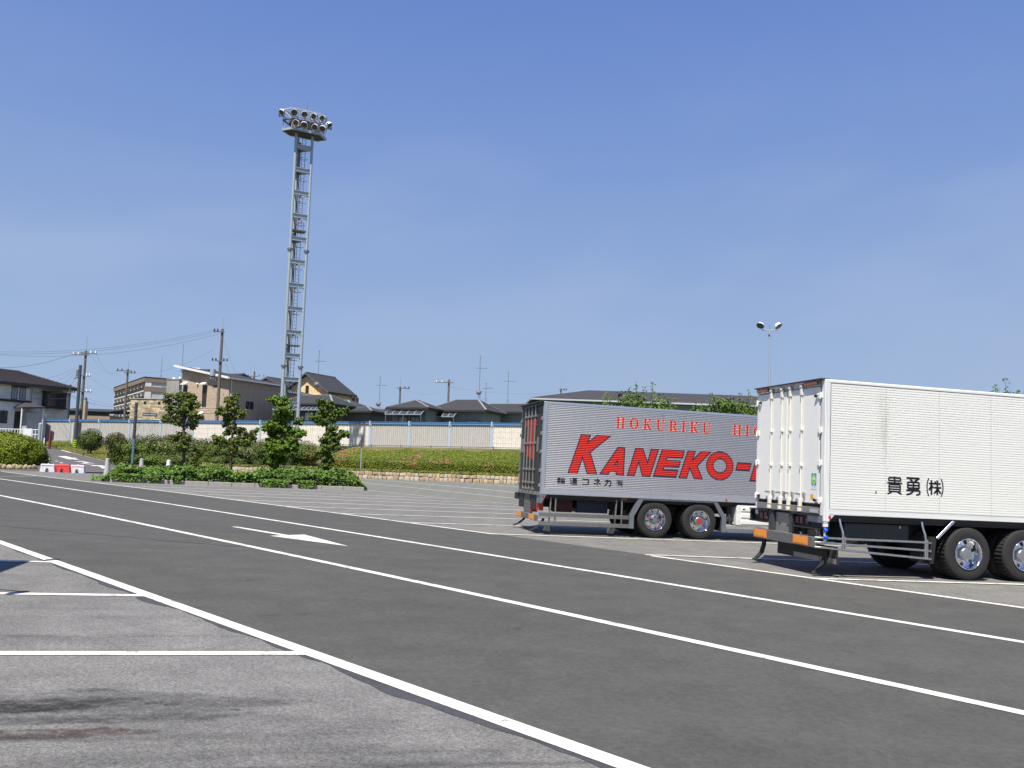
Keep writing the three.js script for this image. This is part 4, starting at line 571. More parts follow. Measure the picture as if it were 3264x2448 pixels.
// planted island
const FLc = [-21.2, -45.2], FRc = [-8.4, -50.2], IN = [-0.3638, -0.9315], ID = [0.9315, -0.3638];
const isl = (t, d) => [FLc[0] + (FRc[0] - FLc[0]) * t + IN[0] * d, FLc[1] + (FRc[1] - FLc[1]) * t + IN[1] * d];
{
  const k = thing('planter_kerb', 'grey concrete kerb stones around the ivy planted island', 'kerb', [0, 0, 0]), n = 11, L = 13.74;
  const run = (a, b, m) => { for (let i = 0; i < m; i++) { const p = [lerp(a[0], b[0], (i + 0.5) / m), lerp(a[1], b[1], (i + 0.5) / m)], len = Math.hypot(b[0] - a[0], b[1] - a[1]) / m - 0.02; const s = part('kerb_stone', new RoundedBoxGeometry(len, 0.36, 0.2, 2, 0.025), M.concrete, k); s.position.set(p[0], lotY(...p) + 0.02, p[1]); s.rotation.set(0, -Math.atan2(b[1] - a[1], b[0] - a[0]), Math.atan(SLOPE) * Math.sign(b[0] - a[0] || 1)); } };
  run(isl(0.02, 0.1), isl(1, 0.1), n); run(isl(0.02, 3.1), isl(1, 3.1), n); run(isl(1.008, 0.15), isl(1.008, 3.05), 3); run(isl(0.008, 0.15), isl(0.008, 3.05), 3);
  structure('island_soil', ruled(range(0.015, 1, 0.07).map((t) => isl(t, 0.2)), range(0.015, 1, 0.07).map((t) => isl(t, 3.0)), 4, (x, z) => lotY(x, z) + 0.16), M.soil);
  const ivy = new Leaves(301), r = ivy.r;
  const hump = (t, d) => { const e = smooth(-0.02, 0.06, t) * (1 - smooth(0.97, 1.02, t)), q = clamp((d + 0.25) / 1.0), b = 1 - clamp((d - 2.2) / 1.1); return e * (0.28 + 0.75 * fbm(t * 26, d * 1.6, 311, 3) ** 1.2) * (0.25 + 0.75 * Math.sqrt(q)) * (0.4 + 0.6 * b); };
  for (let i = 0; i < 18000; i++) { const t = r() * 1.02 - 0.01, front = r() < 0.5, d = front ? 0.06 + 0.8 * r() : 3.2 * r(), [x, z] = isl(t, d), top = hump(t, d) * 1.25, y = lotY(x, z) + 0.12 + (front ? top * Math.sqrt(r()) : top * (0.8 + 0.25 * r())); ivy.add(x, y, z, -IN[0] * 0.9 * (front ? 1 : 0.2) - 0.1, 0.75, -IN[1] * 0.9 * (front ? 1 : 0.2), 0.07 + 0.15 * r() * r(), GREEN.ivy[Math.floor(r() * 7)], 1.2); }
  // runners hanging over the kerb, in tufts
  for (let k2 = 0; k2 < 40; k2++) { const t = 0.03 + 0.96 * r(); if (fbm(t * 9, 4, 320, 2) < 0.45) continue; const nn = 25 + 60 * r(); for (let i = 0; i < nn; i++) { const hh = r() ** 0.6, [x, z] = isl(t + 0.05 * (r() - 0.5) * (0.25 + 0.75 * hh) * (0.6 + 0.8 * fbm(k2, 1, 9, 1)), -0.04 - 0.12 * r()); ivy.add(x, lotY(x, z) + 0.03 + 0.42 * hh, z, -IN[0], 0.5, -IN[1], 0.09 + 0.06 * r(), GREEN.ivy[Math.floor(r() * 7)], 1.2); } }
  for (let i = 0; i < 240; i++) { const [x, z] = isl(-0.05 + 0.07 * r(), 0.1 + 2.6 * r()); ivy.add(x, lotY(x, z) + 0.04 + 0.3 * r() * r(), z, 0, 1, 0.5, 0.1, GREEN.ivy[Math.floor(r() * 7)], 1.2); }
  const m = structure('ivy', ivy.geo(), M.leaf); m.userData = { kind: 'stuff', label: 'thick green ivy covering the kerbed island', category: 'ivy' };
}
// trees on the island, measured crowns: [x, y, radius] in crop pixels of the survey photograph
function islandTree(label, depth, base, limbs, clumps, cols, seed, dens = 1, leafS = 0.1) {
  const px = (x, y, d) => spot(500 + x / 2.766, 1000 + y / 2.766, d), s = depth / 2734 / 2.766, b = px(base[0], base[1], depth); b.y = lotY(b.x, b.z) + 0.1;
  const t = thing('island_tree', label, 'tree', [b.x, b.y, b.z], 0, 'young trees on the island');
  const r = rng(seed), off = (x, y, d) => px(x, y, d).sub(b), wood = [];
  for (const [pts, r0, r1] of limbs) for (let i = 0; i < pts.length - 1; i++) { const a = pts[i][2] === 0 ? new V3(0, -0.1, 0) : off(pts[i][0], pts[i][1], depth + (pts[i][2] || 0)), c = off(pts[i + 1][0], pts[i + 1][1], depth + (pts[i + 1][2] || 0)); wood.push(bar(a, c, lerp(r0, r1, i / (pts.length - 1)), 8, lerp(r0, r1, (i + 1) / (pts.length - 1)))); }
  // twigs to each clump
  const lv = new Leaves(seed + 1); const spine = limbs[0][0];
  for (const [x, y, rad] of clumps) {
    const dz = (r() - 0.5) * rad * s * 2.2, c = off(x, y, depth + dz), R0 = rad * s * 1.08;
    let near = spine[0], bd = 1e9; for (const q of spine) { const dd = Math.hypot(q[0] - x, (q[1] - y - 60) * 0.8); if (dd < bd) { bd = dd; near = q; } }
    if (near[2] !== 0) wood.push(bar(off(near[0], near[1], depth + (near[2] || 0)), c, 0.025, 5, 0.01));
    const n = Math.round(560 * (R0 / 0.36) ** 2 * dens);
    for (let k = 0; k < 9; k++) { const q = 0.35 + 0.75 * r(), a = 6.283 * r(), e = r() * 2 - 1, f = Math.sqrt(1 - e * e) * q * R0, rr = R0 * (0.22 + 0.3 * r()); lv.ball(c.x + Math.cos(a) * f, c.y + e * q * R0 * 0.9, c.z + Math.sin(a) * f, rr * 1.15, rr * 0.8, rr * 1.15, Math.round(n / 9), leafS, cols, 0.9); }
    for (let k = 0; k < 10; k++) { const a = 6.283 * r(), e = r() * 2 - 0.8, f = R0 * (1 + 0.35 * r()); lv.add(c.x + Math.cos(a) * f, c.y + e * f * 0.8, c.z + Math.sin(a) * f * 0.6, r() - 0.5, 0.4, 0.6, leafS, cols[Math.floor(r() * cols.length)]); }
  }
  for (let k = 0; k < clumps.length * 5; k++) { const A = clumps[Math.floor(r() * clumps.length)], B = clumps[Math.floor(r() * clumps.length)]; if (Math.hypot(A[0] - B[0], A[1] - B[1]) > 130) continue; const f = r(), c = off(lerp(A[0], B[0], f) + 30 * (r() - 0.5), lerp(A[1], B[1], f) + 30 * (r() - 0.5), depth + (r() - 0.5) * 0.7), q = 0.06 + 0.1 * r(); lv.ball(c.x, c.y, c.z, q * 1.4, q, q, 26, leafS * 0.9, cols, 0.9); }
  part('trunk', wood, M.bark, t); part('crown', lv.geo(), M.leaf, t);
  return t;
}
islandTree('open crowned small tree beside the bare blue pole on the island', 49, [238, 1330], [[[[238, 1330, 0], [243, 1120], [236, 1000], [240, 860], [245, 760]], 0.11, 0.04], [[[236, 1010], [170, 940], [130, 880]], 0.05, 0.02], [[[236, 1030], [300, 960], [335, 900]], 0.05, 0.02]], [[105, 745, 46], [180, 735, 40], [250, 740, 56], [300, 735, 40], [310, 800, 52], [150, 825, 48], [225, 830, 55], [255, 880, 60], [120, 925, 48], [70, 920, 32], [330, 890, 48], [375, 905, 34], [185, 945, 42], [310, 985, 36], [335, 950, 32], [210, 1065, 34], [255, 1100, 42], [230, 1170, 40], [150, 1095, 30]], GREEN.camphor, 401);
islandTree('thin tree with bronze green leaves and two timber stakes on the island', 50, [652, 1370], [[[[652, 1370, 0], [656, 1200], [668, 1060], [690, 940], [685, 830], [660, 760]], 0.09, 0.035], [[[662, 1110], [740, 1070], [850, 1050]], 0.04, 0.015]], [[640, 770, 46], [690, 735, 34], [675, 765, 36], [600, 845, 50], [560, 870, 32], [690, 830, 40], [650, 905, 52], [730, 890, 40], [765, 880, 24], [615, 960, 40], [660, 1000, 44], [640, 1045, 40], [735, 1025, 38], [800, 1080, 44], [865, 1045, 34], [700, 1110, 52], [560, 1110, 46], [525, 1100, 30], [780, 1140, 42], [835, 1110, 32], [600, 1140, 40], [660, 1190, 46]], GREEN.camphor, 411);
islandTree('tree wrapped densely in bright green creeper down to the ivy', 51, [1058, 1390], [[[[1058, 1390, 0], [1065, 1220], [1080, 1060], [1100, 900], [1090, 800]], 0.14, 0.06]], [[1040, 770, 44], [1090, 770, 52], [1140, 765, 36], [1110, 830, 58], [1155, 850, 44], [1090, 895, 60], [1165, 905, 42], [1100, 960, 66], [1010, 1000, 56], [980, 1010, 34], [1055, 1050, 72], [1020, 1100, 60], [1140, 1050, 70], [1195, 1070, 60], [1255, 1065, 46], [1285, 1050, 30], [1250, 945, 36], [1085, 1150, 80], [1030, 1180, 60], [1160, 1150, 60], [1210, 1180, 46], [1090, 1230, 70], [1045, 1290, 52], [1055, 1340, 52], [1075, 1385, 50], [1120, 1270, 44]], GREEN.fresh, 421, 1.25, 0.11);
islandTree('tree with a forked creeper covered trunk at the island corner', 52, [1480, 1425], [[[[1480, 1425, 0], [1490, 1230], [1500, 1060], [1495, 950], [1478, 850]], 0.12, 0.05], [[[1500, 1060], [1545, 980], [1570, 900]], 0.07, 0.03]], [[1455, 790, 36], [1530, 800, 34], [1470, 845, 44], [1500, 870, 40], [1600, 875, 44], [1655, 865, 34], [1565, 900, 42], [1415, 920, 44], [1460, 940, 40], [1530, 930, 40], [1545, 1000, 44], [1540, 1060, 46], [1490, 1120, 52], [1560, 1110, 52], [1630, 1075, 46], [1675, 1060, 30], [1580, 1150, 48], [1500, 1190, 46], [1470, 1250, 44], [1510, 1290, 44], [1480, 1350, 44], [1500, 1400, 40]], GREEN.fresh.slice(0, 2).concat(GREEN.dark), 431, 1.15, 0.11);
for (const [u, d, lab] of [[728, 50.2, 'pair of slim timber stakes propping the thin bronze green tree'], [1036, 52.2, 'pair of slim timber stakes beside the forked corner tree']]) { const p = spot(u, 1500, d), t = thing('tree_stake', lab, 'stake', [p.x, lotY(p.x, p.z) + 0.15, p.z]); for (const s of [-0.3, 0.22]) part('stake', bar([s, -0.3, 0], [s * 0.85, 1.05, 0], 0.035, 8), M.poleDark, t); part('crossbar', bar([-0.32, 0.8, 0.03], [0.24, 0.8, 0.03], 0.025, 6), M.poleDark, t); }
// concrete bollards and the bare pole behind the island
{
  const profile = [[0.0, 0.86], [0.085, 0.86], [0.10, 0.83], [0.17, 0.0], [0.17, -0.2]].reverse().map((q) => new THREE.Vector2(...q));
  const labs = ['grey tapered concrete bollard standing at the edge of the exit road', 'pale tapered concrete bollard just right of the blue grey pole', 'bright white tapered bollard beside the open crowned tree'];
  [[341, 1495, 54, 1463], [450, 1495, 54, 1464], [536, 1498, 54, 1468]].forEach(([u, v, d, vt], i) => { const p = spot(u, v, d), yT = spot(u, vt, d).y, y = lotY(p.x, p.z), t = thing('bollard', labs[i], 'bollard', [p.x, y, p.z], 0.4, 'tapered bollards behind the island'); part('shaft', new THREE.LatheGeometry(profile, 4), [M.concretePale, M.concretePale, M.lampWhite][i], t).scale.set(1.15, (yT - y) / 0.86, 1.15); part('cap', new THREE.CylinderGeometry(0.08, 0.12, 0.05, 4).translate(0, yT - y + 0.02, 0), [M.concretePale, M.concretePale, M.lampWhite][i], t); });
  const p = spot(421, 1487, 53.5), h = spot(434, 1283, 53.5).y - lotY(p.x, p.z), t = thing('bare_pole', 'slim blue grey pole with dark upper half and brackets', 'pole', [p.x, lotY(p.x, p.z), p.z]);
  part('lower_tube', bar([0, -0.3, 0], [0, h * 0.52, 0], 0.075, 10), mat([0.12, 0.2, 0.25], 0.6, 0.2), t); part('upper_tube', bar([0, h * 0.52, 0], [0, h, 0], 0.09, 10), M.poleDark, t);
  for (const q of [0.98, 0.9, 0.82, 0.64]) part('clamp', bar([0, h * q - 0.03, 0], [0, h * q + 0.03, 0], 0.115, 10), M.galvDark, t);
  part('bracket', span(-0.25, -0.08, h * 0.93, h * 0.95, -0.02, 0.02), M.galvDark, t);
}
// small meter posts on the bank
for (const [u, vT, vB, d, lab] of [[1150, 1392, 1487, 71.9, 'slim grey post with small brackets in front of the azalea hedge'], [821, 1412, 1475, 77, 'dark slim post among the shrubs left of the floodlight tower']]) { const a = spot(u, vB, d), b = spot(u, vT, d), t = thing('slim_post', lab, 'post', [a.x, a.y - 0.5, a.z]); part('shaft', bar([0, 0, 0], [0, (b.y - a.y) * 0.62 + 0.5, 0], 0.05, 8), lab[0] === 's' ? M.galv : M.poleDark, t); part('upper_shaft', bar([0, (b.y - a.y) * 0.62 + 0.5, 0], [0, b.y - a.y + 0.5, 0], 0.055, 8), M.poleDark, t); for (const k of [0.7, 0.85]) part('bracket', span(-0.12, 0, (b.y - a.y) * k + 0.5, (b.y - a.y) * k + 0.55, -0.02, 0.02), M.poleDark, t); }

// shrubs and hedges
function shrub(name, label, u, v, rpx, d, cols, seed, o = {}) {
  const c = spot(u, v, d), r = rpx * d / 2734, t = thing(name, label, o.cat || 'shrub', [c.x, c.y - r * (o.flat || 0.95), c.z], 0, o.group), lv = new Leaves(seed), fy = (o.flat || 0.95);
  part('foliage_core', new THREE.IcosahedronGeometry(1, 2).scale(r * 0.62 * (o.wide || 1), r * fy * 0.62, r * 0.62).translate(0, r * fy, 0), mat(cols[0], 1), t);
  lv.ball(0, r * fy, 0, r * (o.wide || 1), r * fy, r, Math.round((o.n || 2600) * r * r), o.s || 0.1, cols, o.lump ?? 0.14);
  part('foliage', lv.geo(), M.leaf, t);
  part('stem', [bar([0.1, -0.9, 0], [0, r * 0.9, 0], 0.07, 6), bar([-0.2, -0.8, 0.1], [-0.1, r * 0.9, 0], 0.05, 6)], M.bark, t);
  return t;
}
const DUSKY = [[0.07, 0.08, 0.022], [0.05, 0.068, 0.018], [0.095, 0.085, 0.033], [0.04, 0.058, 0.014]];
shrub('round_shrub', 'large ball clipped dark shrub on the bank beside the exit road', 290, 1402, 40, 75, DUSKY.concat(GREEN.dark), 501, { group: 'ball shrubs along the exit road', s: 0.09 });
shrub('round_shrub', 'smaller ball clipped bronze shrub next to the largest ball shrub', 369, 1408, 34, 76, DUSKY, 503, { group: 'ball shrubs along the exit road', s: 0.09 });
const low = [[398, 1442, 36, 66, 1], [436, 1438, 54, 65, 0], [487, 1438, 56, 64, 0], [533, 1434, 52, 63.5, 2], [575, 1440, 50, 64, 2], [612, 1440, 48, 75.6, 2], [655, 1442, 48, 76, 0], [700, 1444, 46, 76.4, 2], [748, 1444, 46, 76, 0], [795, 1446, 48, 75.6, 2], [843, 1444, 48, 76, 0], [880, 1450, 44, 77, 0], [955, 1444, 44, 77, 0]];
const lowLab = ['low yellowish shrub right of the ball clipped shrubs', 'dark green mounded shrub behind the bare blue grey pole', 'dark green mounded shrub between two bollards', 'blossoming mixed shrub behind the white bollard', 'white flecked shrub behind the open crowned tree', 'mixed olive shrub just right of the open crowned tree', 'dark shrub between the open crowned and the bronze trees', 'olive shrub left of the thin bronze green tree', 'dark shrub behind the thin bronze green tree', 'olive shrub right of the thin bronze green tree', 'dark shrub behind the dark slim post', 'dark shrub behind the creeper wrapped tree', 'dark shrub at the foot of the floodlight tower'];
const underLab = ['at the foot of the low yellowish shrub', 'at the foot of the bare blue grey pole', 'between the bare pole and the middle bollard', 'behind the middle bollard', 'behind the white bollard', 'at the foot of the open crowned tree', 'right of the open crowned tree on the wall edge', 'left of the thin bronze tree on the wall edge', 'right of the thin bronze tree on the wall edge', 'by the dark slim post on the wall edge'];
[[404, 1470, 24, 63], [428, 1468, 30, 62], [462, 1468, 34, 61.5], [498, 1468, 34, 61], [540, 1470, 34, 61], [580, 1470, 34, 61], [632, 1470, 26, 75], [690, 1472, 26, 75], [765, 1474, 26, 75], [812, 1472, 24, 75.2]].forEach(([u, v, r, d], i) => shrub('low_shrub', 'low dark green shrub ' + underLab[i], u, v, r, d, i % 3 ? GREEN.dark.concat(DUSKY) : GREEN.fresh.slice(1).concat(GREEN.dark), 580 + i, { wide: 1.75, lump: 0.45, group: 'low shrubs under the bank planting', s: 0.09, n: 3600, flat: 1.05 }));
low.forEach(([u, v, r, d, k], i) => shrub('bank_shrub', lowLab[i], u, v, r, d, [GREEN.dark, GREEN.fresh.slice(1, 4).concat(GREEN.dark), DUSKY.concat(GREEN.dark, [[0.3, 0.28, 0.2]])][k], 520 + i * 3, { wide: 1.3, lump: 0.4, group: 'mixed shrubs along the bank', s: 0.095, n: 3400 }));
shrub('orange_shrub', 'rusty orange tinged shrub right of the floodlight tower', 985, 1450, 34, 77, [[0.3, 0.17, 0.05], [0.22, 0.2, 0.05], [0.16, 0.18, 0.04], [0.12, 0.14, 0.03]], 571, { lump: 0.3 });
shrub('small_shrub', 'small grey green shrub on top of the stone wall', 823, 1484, 18, 74, DUSKY, 575, { n: 3200 });
{
  // long azalea hedge with pink blossom
  const lv = new Leaves(601), r = lv.r, t = thing('azalea_hedge', 'long clipped azalea hedge with pink blossom below the panel fence', 'hedge', [0, 0, 0]);
  const surf = (x, q) => { const z0 = wallZ(x) - 1.5, z1 = fenceZ(x) + 1.6, z = lerp(z0, z1, q), base = lerp(wallTop(x), FB, smooth(0.08, 1, (z - wallZ(x)) / (fenceZ(x) - wallZ(x)))); const topY = lerp(wallTop(x) + 1.05, FB - 0.12, Math.pow(q, 0.9)) + 0.28 * (fbm(x * 0.9, q * 4, 611, 3) - 0.5) - 0.2 * smooth(0.1, 0, q); return [x, lerp(base - 0.1, topY, smooth(-16.8, -15.8, x)), z, base]; };
  const gx = range(-16.6, 34, 0.5), gq = range(0, 1, 0.1), pos = [], idx = [];
  for (const q of gq) for (const x of gx) { const s = surf(x, q); pos.push(s[0], s[1] - 0.2, s[2]); }
  for (let j = 0; j < gq.length - 1; j++) for (let i = 0; i < gx.length - 1; i++) { const a = j * gx.length + i; idx.push(a, a + 1, a + gx.length, a + 1, a + gx.length + 1, a + gx.length); }
  const cg = new THREE.BufferGeometry(); cg.setAttribute('position', new THREE.Float32BufferAttribute(pos, 3)); cg.setIndex(idx); cg.computeVertexNormals(); part('foliage_core', cg, mat(GREEN.azalea[0], 1, 0, { side: THREE.DoubleSide }), t);
  const fl = new Leaves(603);
  for (let i = 0; i < 46000; i++) { const x = r() < 0.8 ? -16.7 + 20 * r() : -16.7 + 50 * r(), front = r() < 0.4, q = front ? 0 : r(), s = surf(x, q), patch = fbm(x * 0.55 + 3, q * 2.5, 621, 3); const y = front ? lerp(s[3] - 0.05, s[1], Math.sqrt(r())) : s[1] - 0.1 * r(), z = s[2] + (front ? 0.25 * r() : 0); if (patch > 0.66 && r() < 0.045) fl.add(x, y + 0.04, z, 0, 0.6, 0.8, 0.13, GREEN.pink[Math.floor(r() * 3)], 1); else lv.add(x, y, z, 0, front ? 0.25 : 1, front ? 0.9 : 0.35, 0.1, GREEN.azalea[Math.floor(r() * 5)]); }
  part('foliage', lv.geo(), M.leaf, t); part('blossom', fl.geo(), M.leaf, t);
}
{
  // rounded hedge at the left, on its own low stone edging
  const c = spot(-22, 1446, 61.5), t = thing('mounded_hedge', 'broad yellow green mounded hedge at the start of the exit road', 'hedge', [c.x, lotY(c.x, c.z), c.z]), lv = new Leaves(641);
  const y0 = spot(0, 1441, 61.5).y - t.position.y;
  part('foliage_core', new THREE.IcosahedronGeometry(1, 3).scale(3.3, 1.25, 1.9).translate(0, y0, 0), mat(GREEN.lime[1], 1), t);
  { const r = lv.r; for (let i = 0; i < 30000; i++) { const a = 6.283 * r(), up = r(), e = Math.pow(up, 0.62), ry = 1.45, yy = (e * 2 - 1), q = yy > -0.1 ? Math.sqrt(Math.max(0, 1 - ((yy + 0.1) / 1.1) ** 2)) : 1 - 0.1 * (-0.1 - yy), m = (0.9 + 0.12 * r()) * (1 + 0.28 * (fbm(Math.cos(a) * 3.5 + 4, Math.sin(a) * 3.5 + yy * 2.5, 645, 4) - 0.5)); lv.add(Math.cos(a) * q * 3.75 * m, y0 + yy * ry * m, Math.sin(a) * q * 2.2 * m, Math.cos(a) * q * 0.7, yy > -0.1 ? 0.25 + Math.max(0, yy) * 1.2 : -0.05, Math.sin(a) * q, 0.085, GREEN.lime[Math.floor(r() * 5)]); } }; part('foliage', lv.geo(), M.leaf, t);
  const w = thing('stone_edging', 'short run of low tan edging stones under the mounded hedge', 'wall', [0, 0, 0]), r = rng(650), gs = [0, 1, 2].map((k) => { const g = new THREE.IcosahedronGeometry(0.5, 1); const p = g.attributes.position; for (let i = 0; i < p.count; i++) { const n = 0.85 + 0.3 * vnoise(p.getX(i) * 3 + k * 7, p.getY(i) * 3 + p.getZ(i) * 2, 33); p.setXYZ(i, p.getX(i) * n, p.getY(i) * n, p.getZ(i) * n); } g.computeVertexNormals(); return g; }), ms = [mat([0.42, 0.34, 0.2], 0.95, 0, { map: grime }), mat([0.3, 0.25, 0.16], 0.95)];
  for (let i = 0; i < 15; i++) { const p = spot(-60 + i * 12.5, 1494, 59.2), s = part('stone', gs[i % 3], ms[i % 2], w); s.position.set(p.x, lotY(p.x, p.z) + 0.18, p.z + 0.9 - 0.05 * i); s.scale.set(0.32 + 0.25 * r(), 0.3 + 0.35 * r(), 0.35); s.position.x += 0.2 * (r() - 0.5); s.rotation.set(r(), r() * 3, r()); }
}
{
  // rough grass and straw on the banks
  const lv = new Leaves(660), r = lv.r;
  const blade = (x, y, z, cols) => lv.add(x, y + 0.1, z, 0.2 * (r() - 0.5), 0.35, 0.9, 0.05 + 0.03 * r(), cols[Math.floor(r() * 4)], 5);
  for (let i = 0; i < 9000; i++) { const x = -27 + 36 * r(), z = wallZ(x) - 0.1 - 2.6 * r(); blade(x, wallTop(x) + 0.02, z, r() < 0.4 ? GREEN.straw : GREEN.azalea); }
  for (let i = 0; i < 12000; i++) { const k = r() * 3, s = Math.min(2, Math.floor(k)), f = k - s, t = r() ** 1.4, a = [lerp(roadEdge[s][0], roadEdge[s + 1][0], f), lerp(roadEdge[s][1], roadEdge[s + 1][1], f)], bx = lerp(a[0], a[0] + 7, t), bz = a[1] - 1.2 * t; blade(bx, roadY(a[1]) + 0.05 + 0.08 * Math.sin(Math.PI * clamp(t)), bz, r() < 0.6 ? GREEN.straw : GREEN.azalea); }
  for (let i = 0; i < 2500; i++) { const p = spot(150 + 130 * r(), 1415, 92 + 8 * r()); blade(p.x, roadY(p.z) + 0.1 + 0.4 * r(), p.z, r() < 0.3 ? GREEN.straw : GREEN.azalea); }
  const m = structure('rough_grass', lv.geo(), M.leaf); m.userData = { kind: 'stuff', label: 'rough mixed grass and straw along the banks', category: 'grass' };
}
// trees showing above the silver truck and beyond the white one
function backTree(label, u, vTop, wpx, d, seed) {
  const c = spot(u, vTop, d), g = lotY(c.x, c.z), H = c.y - g, w = wpx * d / 2734 / 2, t = thing('car_park_tree', label, 'tree', [c.x, g, c.z], 0, 'leafy trees behind the trucks'), r = rng(seed), lv = new Leaves(seed + 1), wood = [bar([0, -0.2, 0], [0.1, H * 0.45, 0], 0.16, 8, 0.11)];
  for (let i = 0; i < 34; i++) { const a = 6.28 * r(), q = Math.sqrt(r()), hy = H * (0.5 + 0.44 * Math.sqrt(r()) * (1.02 - q * 0.35)), x = Math.cos(a) * q * w, z = Math.sin(a) * q * w * 0.8, s = 0.5 + 0.35 * r(); wood.push(bar([0.05, H * (0.28 + 0.15 * r()), 0], [x, hy, z], 0.04, 5, 0.012)); lv.ball(x, hy, z, s, s * 0.8, s, 230, 0.115, [[0.10, 0.17, 0.03], [0.075, 0.13, 0.025], [0.14, 0.21, 0.04], [0.05, 0.09, 0.02]], 0.5); }
  for (let i = 0; i < 16; i++) { const x = (r() - 0.5) * w * 1.7, z = (r() - 0.5) * w, h = H * (0.90 + 0.17 * r()) - 0.22 * Math.abs(x) ; wood.push(bar([x * 0.8, h - 1.1, z], [x, h, z], 0.016, 4, 0.008)); for (let k = 0; k < 14; k++) lv.add(x + 0.3 * (r() - 0.5), h - 0.9 * r(), z + 0.3 * (r() - 0.5), r() - 0.5, 0.6, 0.5, 0.13, [0.09, 0.14, 0.035]); }
  part('trunk', wood, M.bark, t); part('crown', lv.geo(), M.leaf, t);
}
backTree('leafy tree rising behind the middle of the silver truck', 2030, 1240, 310, 58, 701);
backTree('leafy tree partly hidden behind the rear of the white truck', 2350, 1254, 270, 56, 711);
backTree('tree whose top twigs just show over the white truck roof', 3190, 1232, 240, 52, 721);
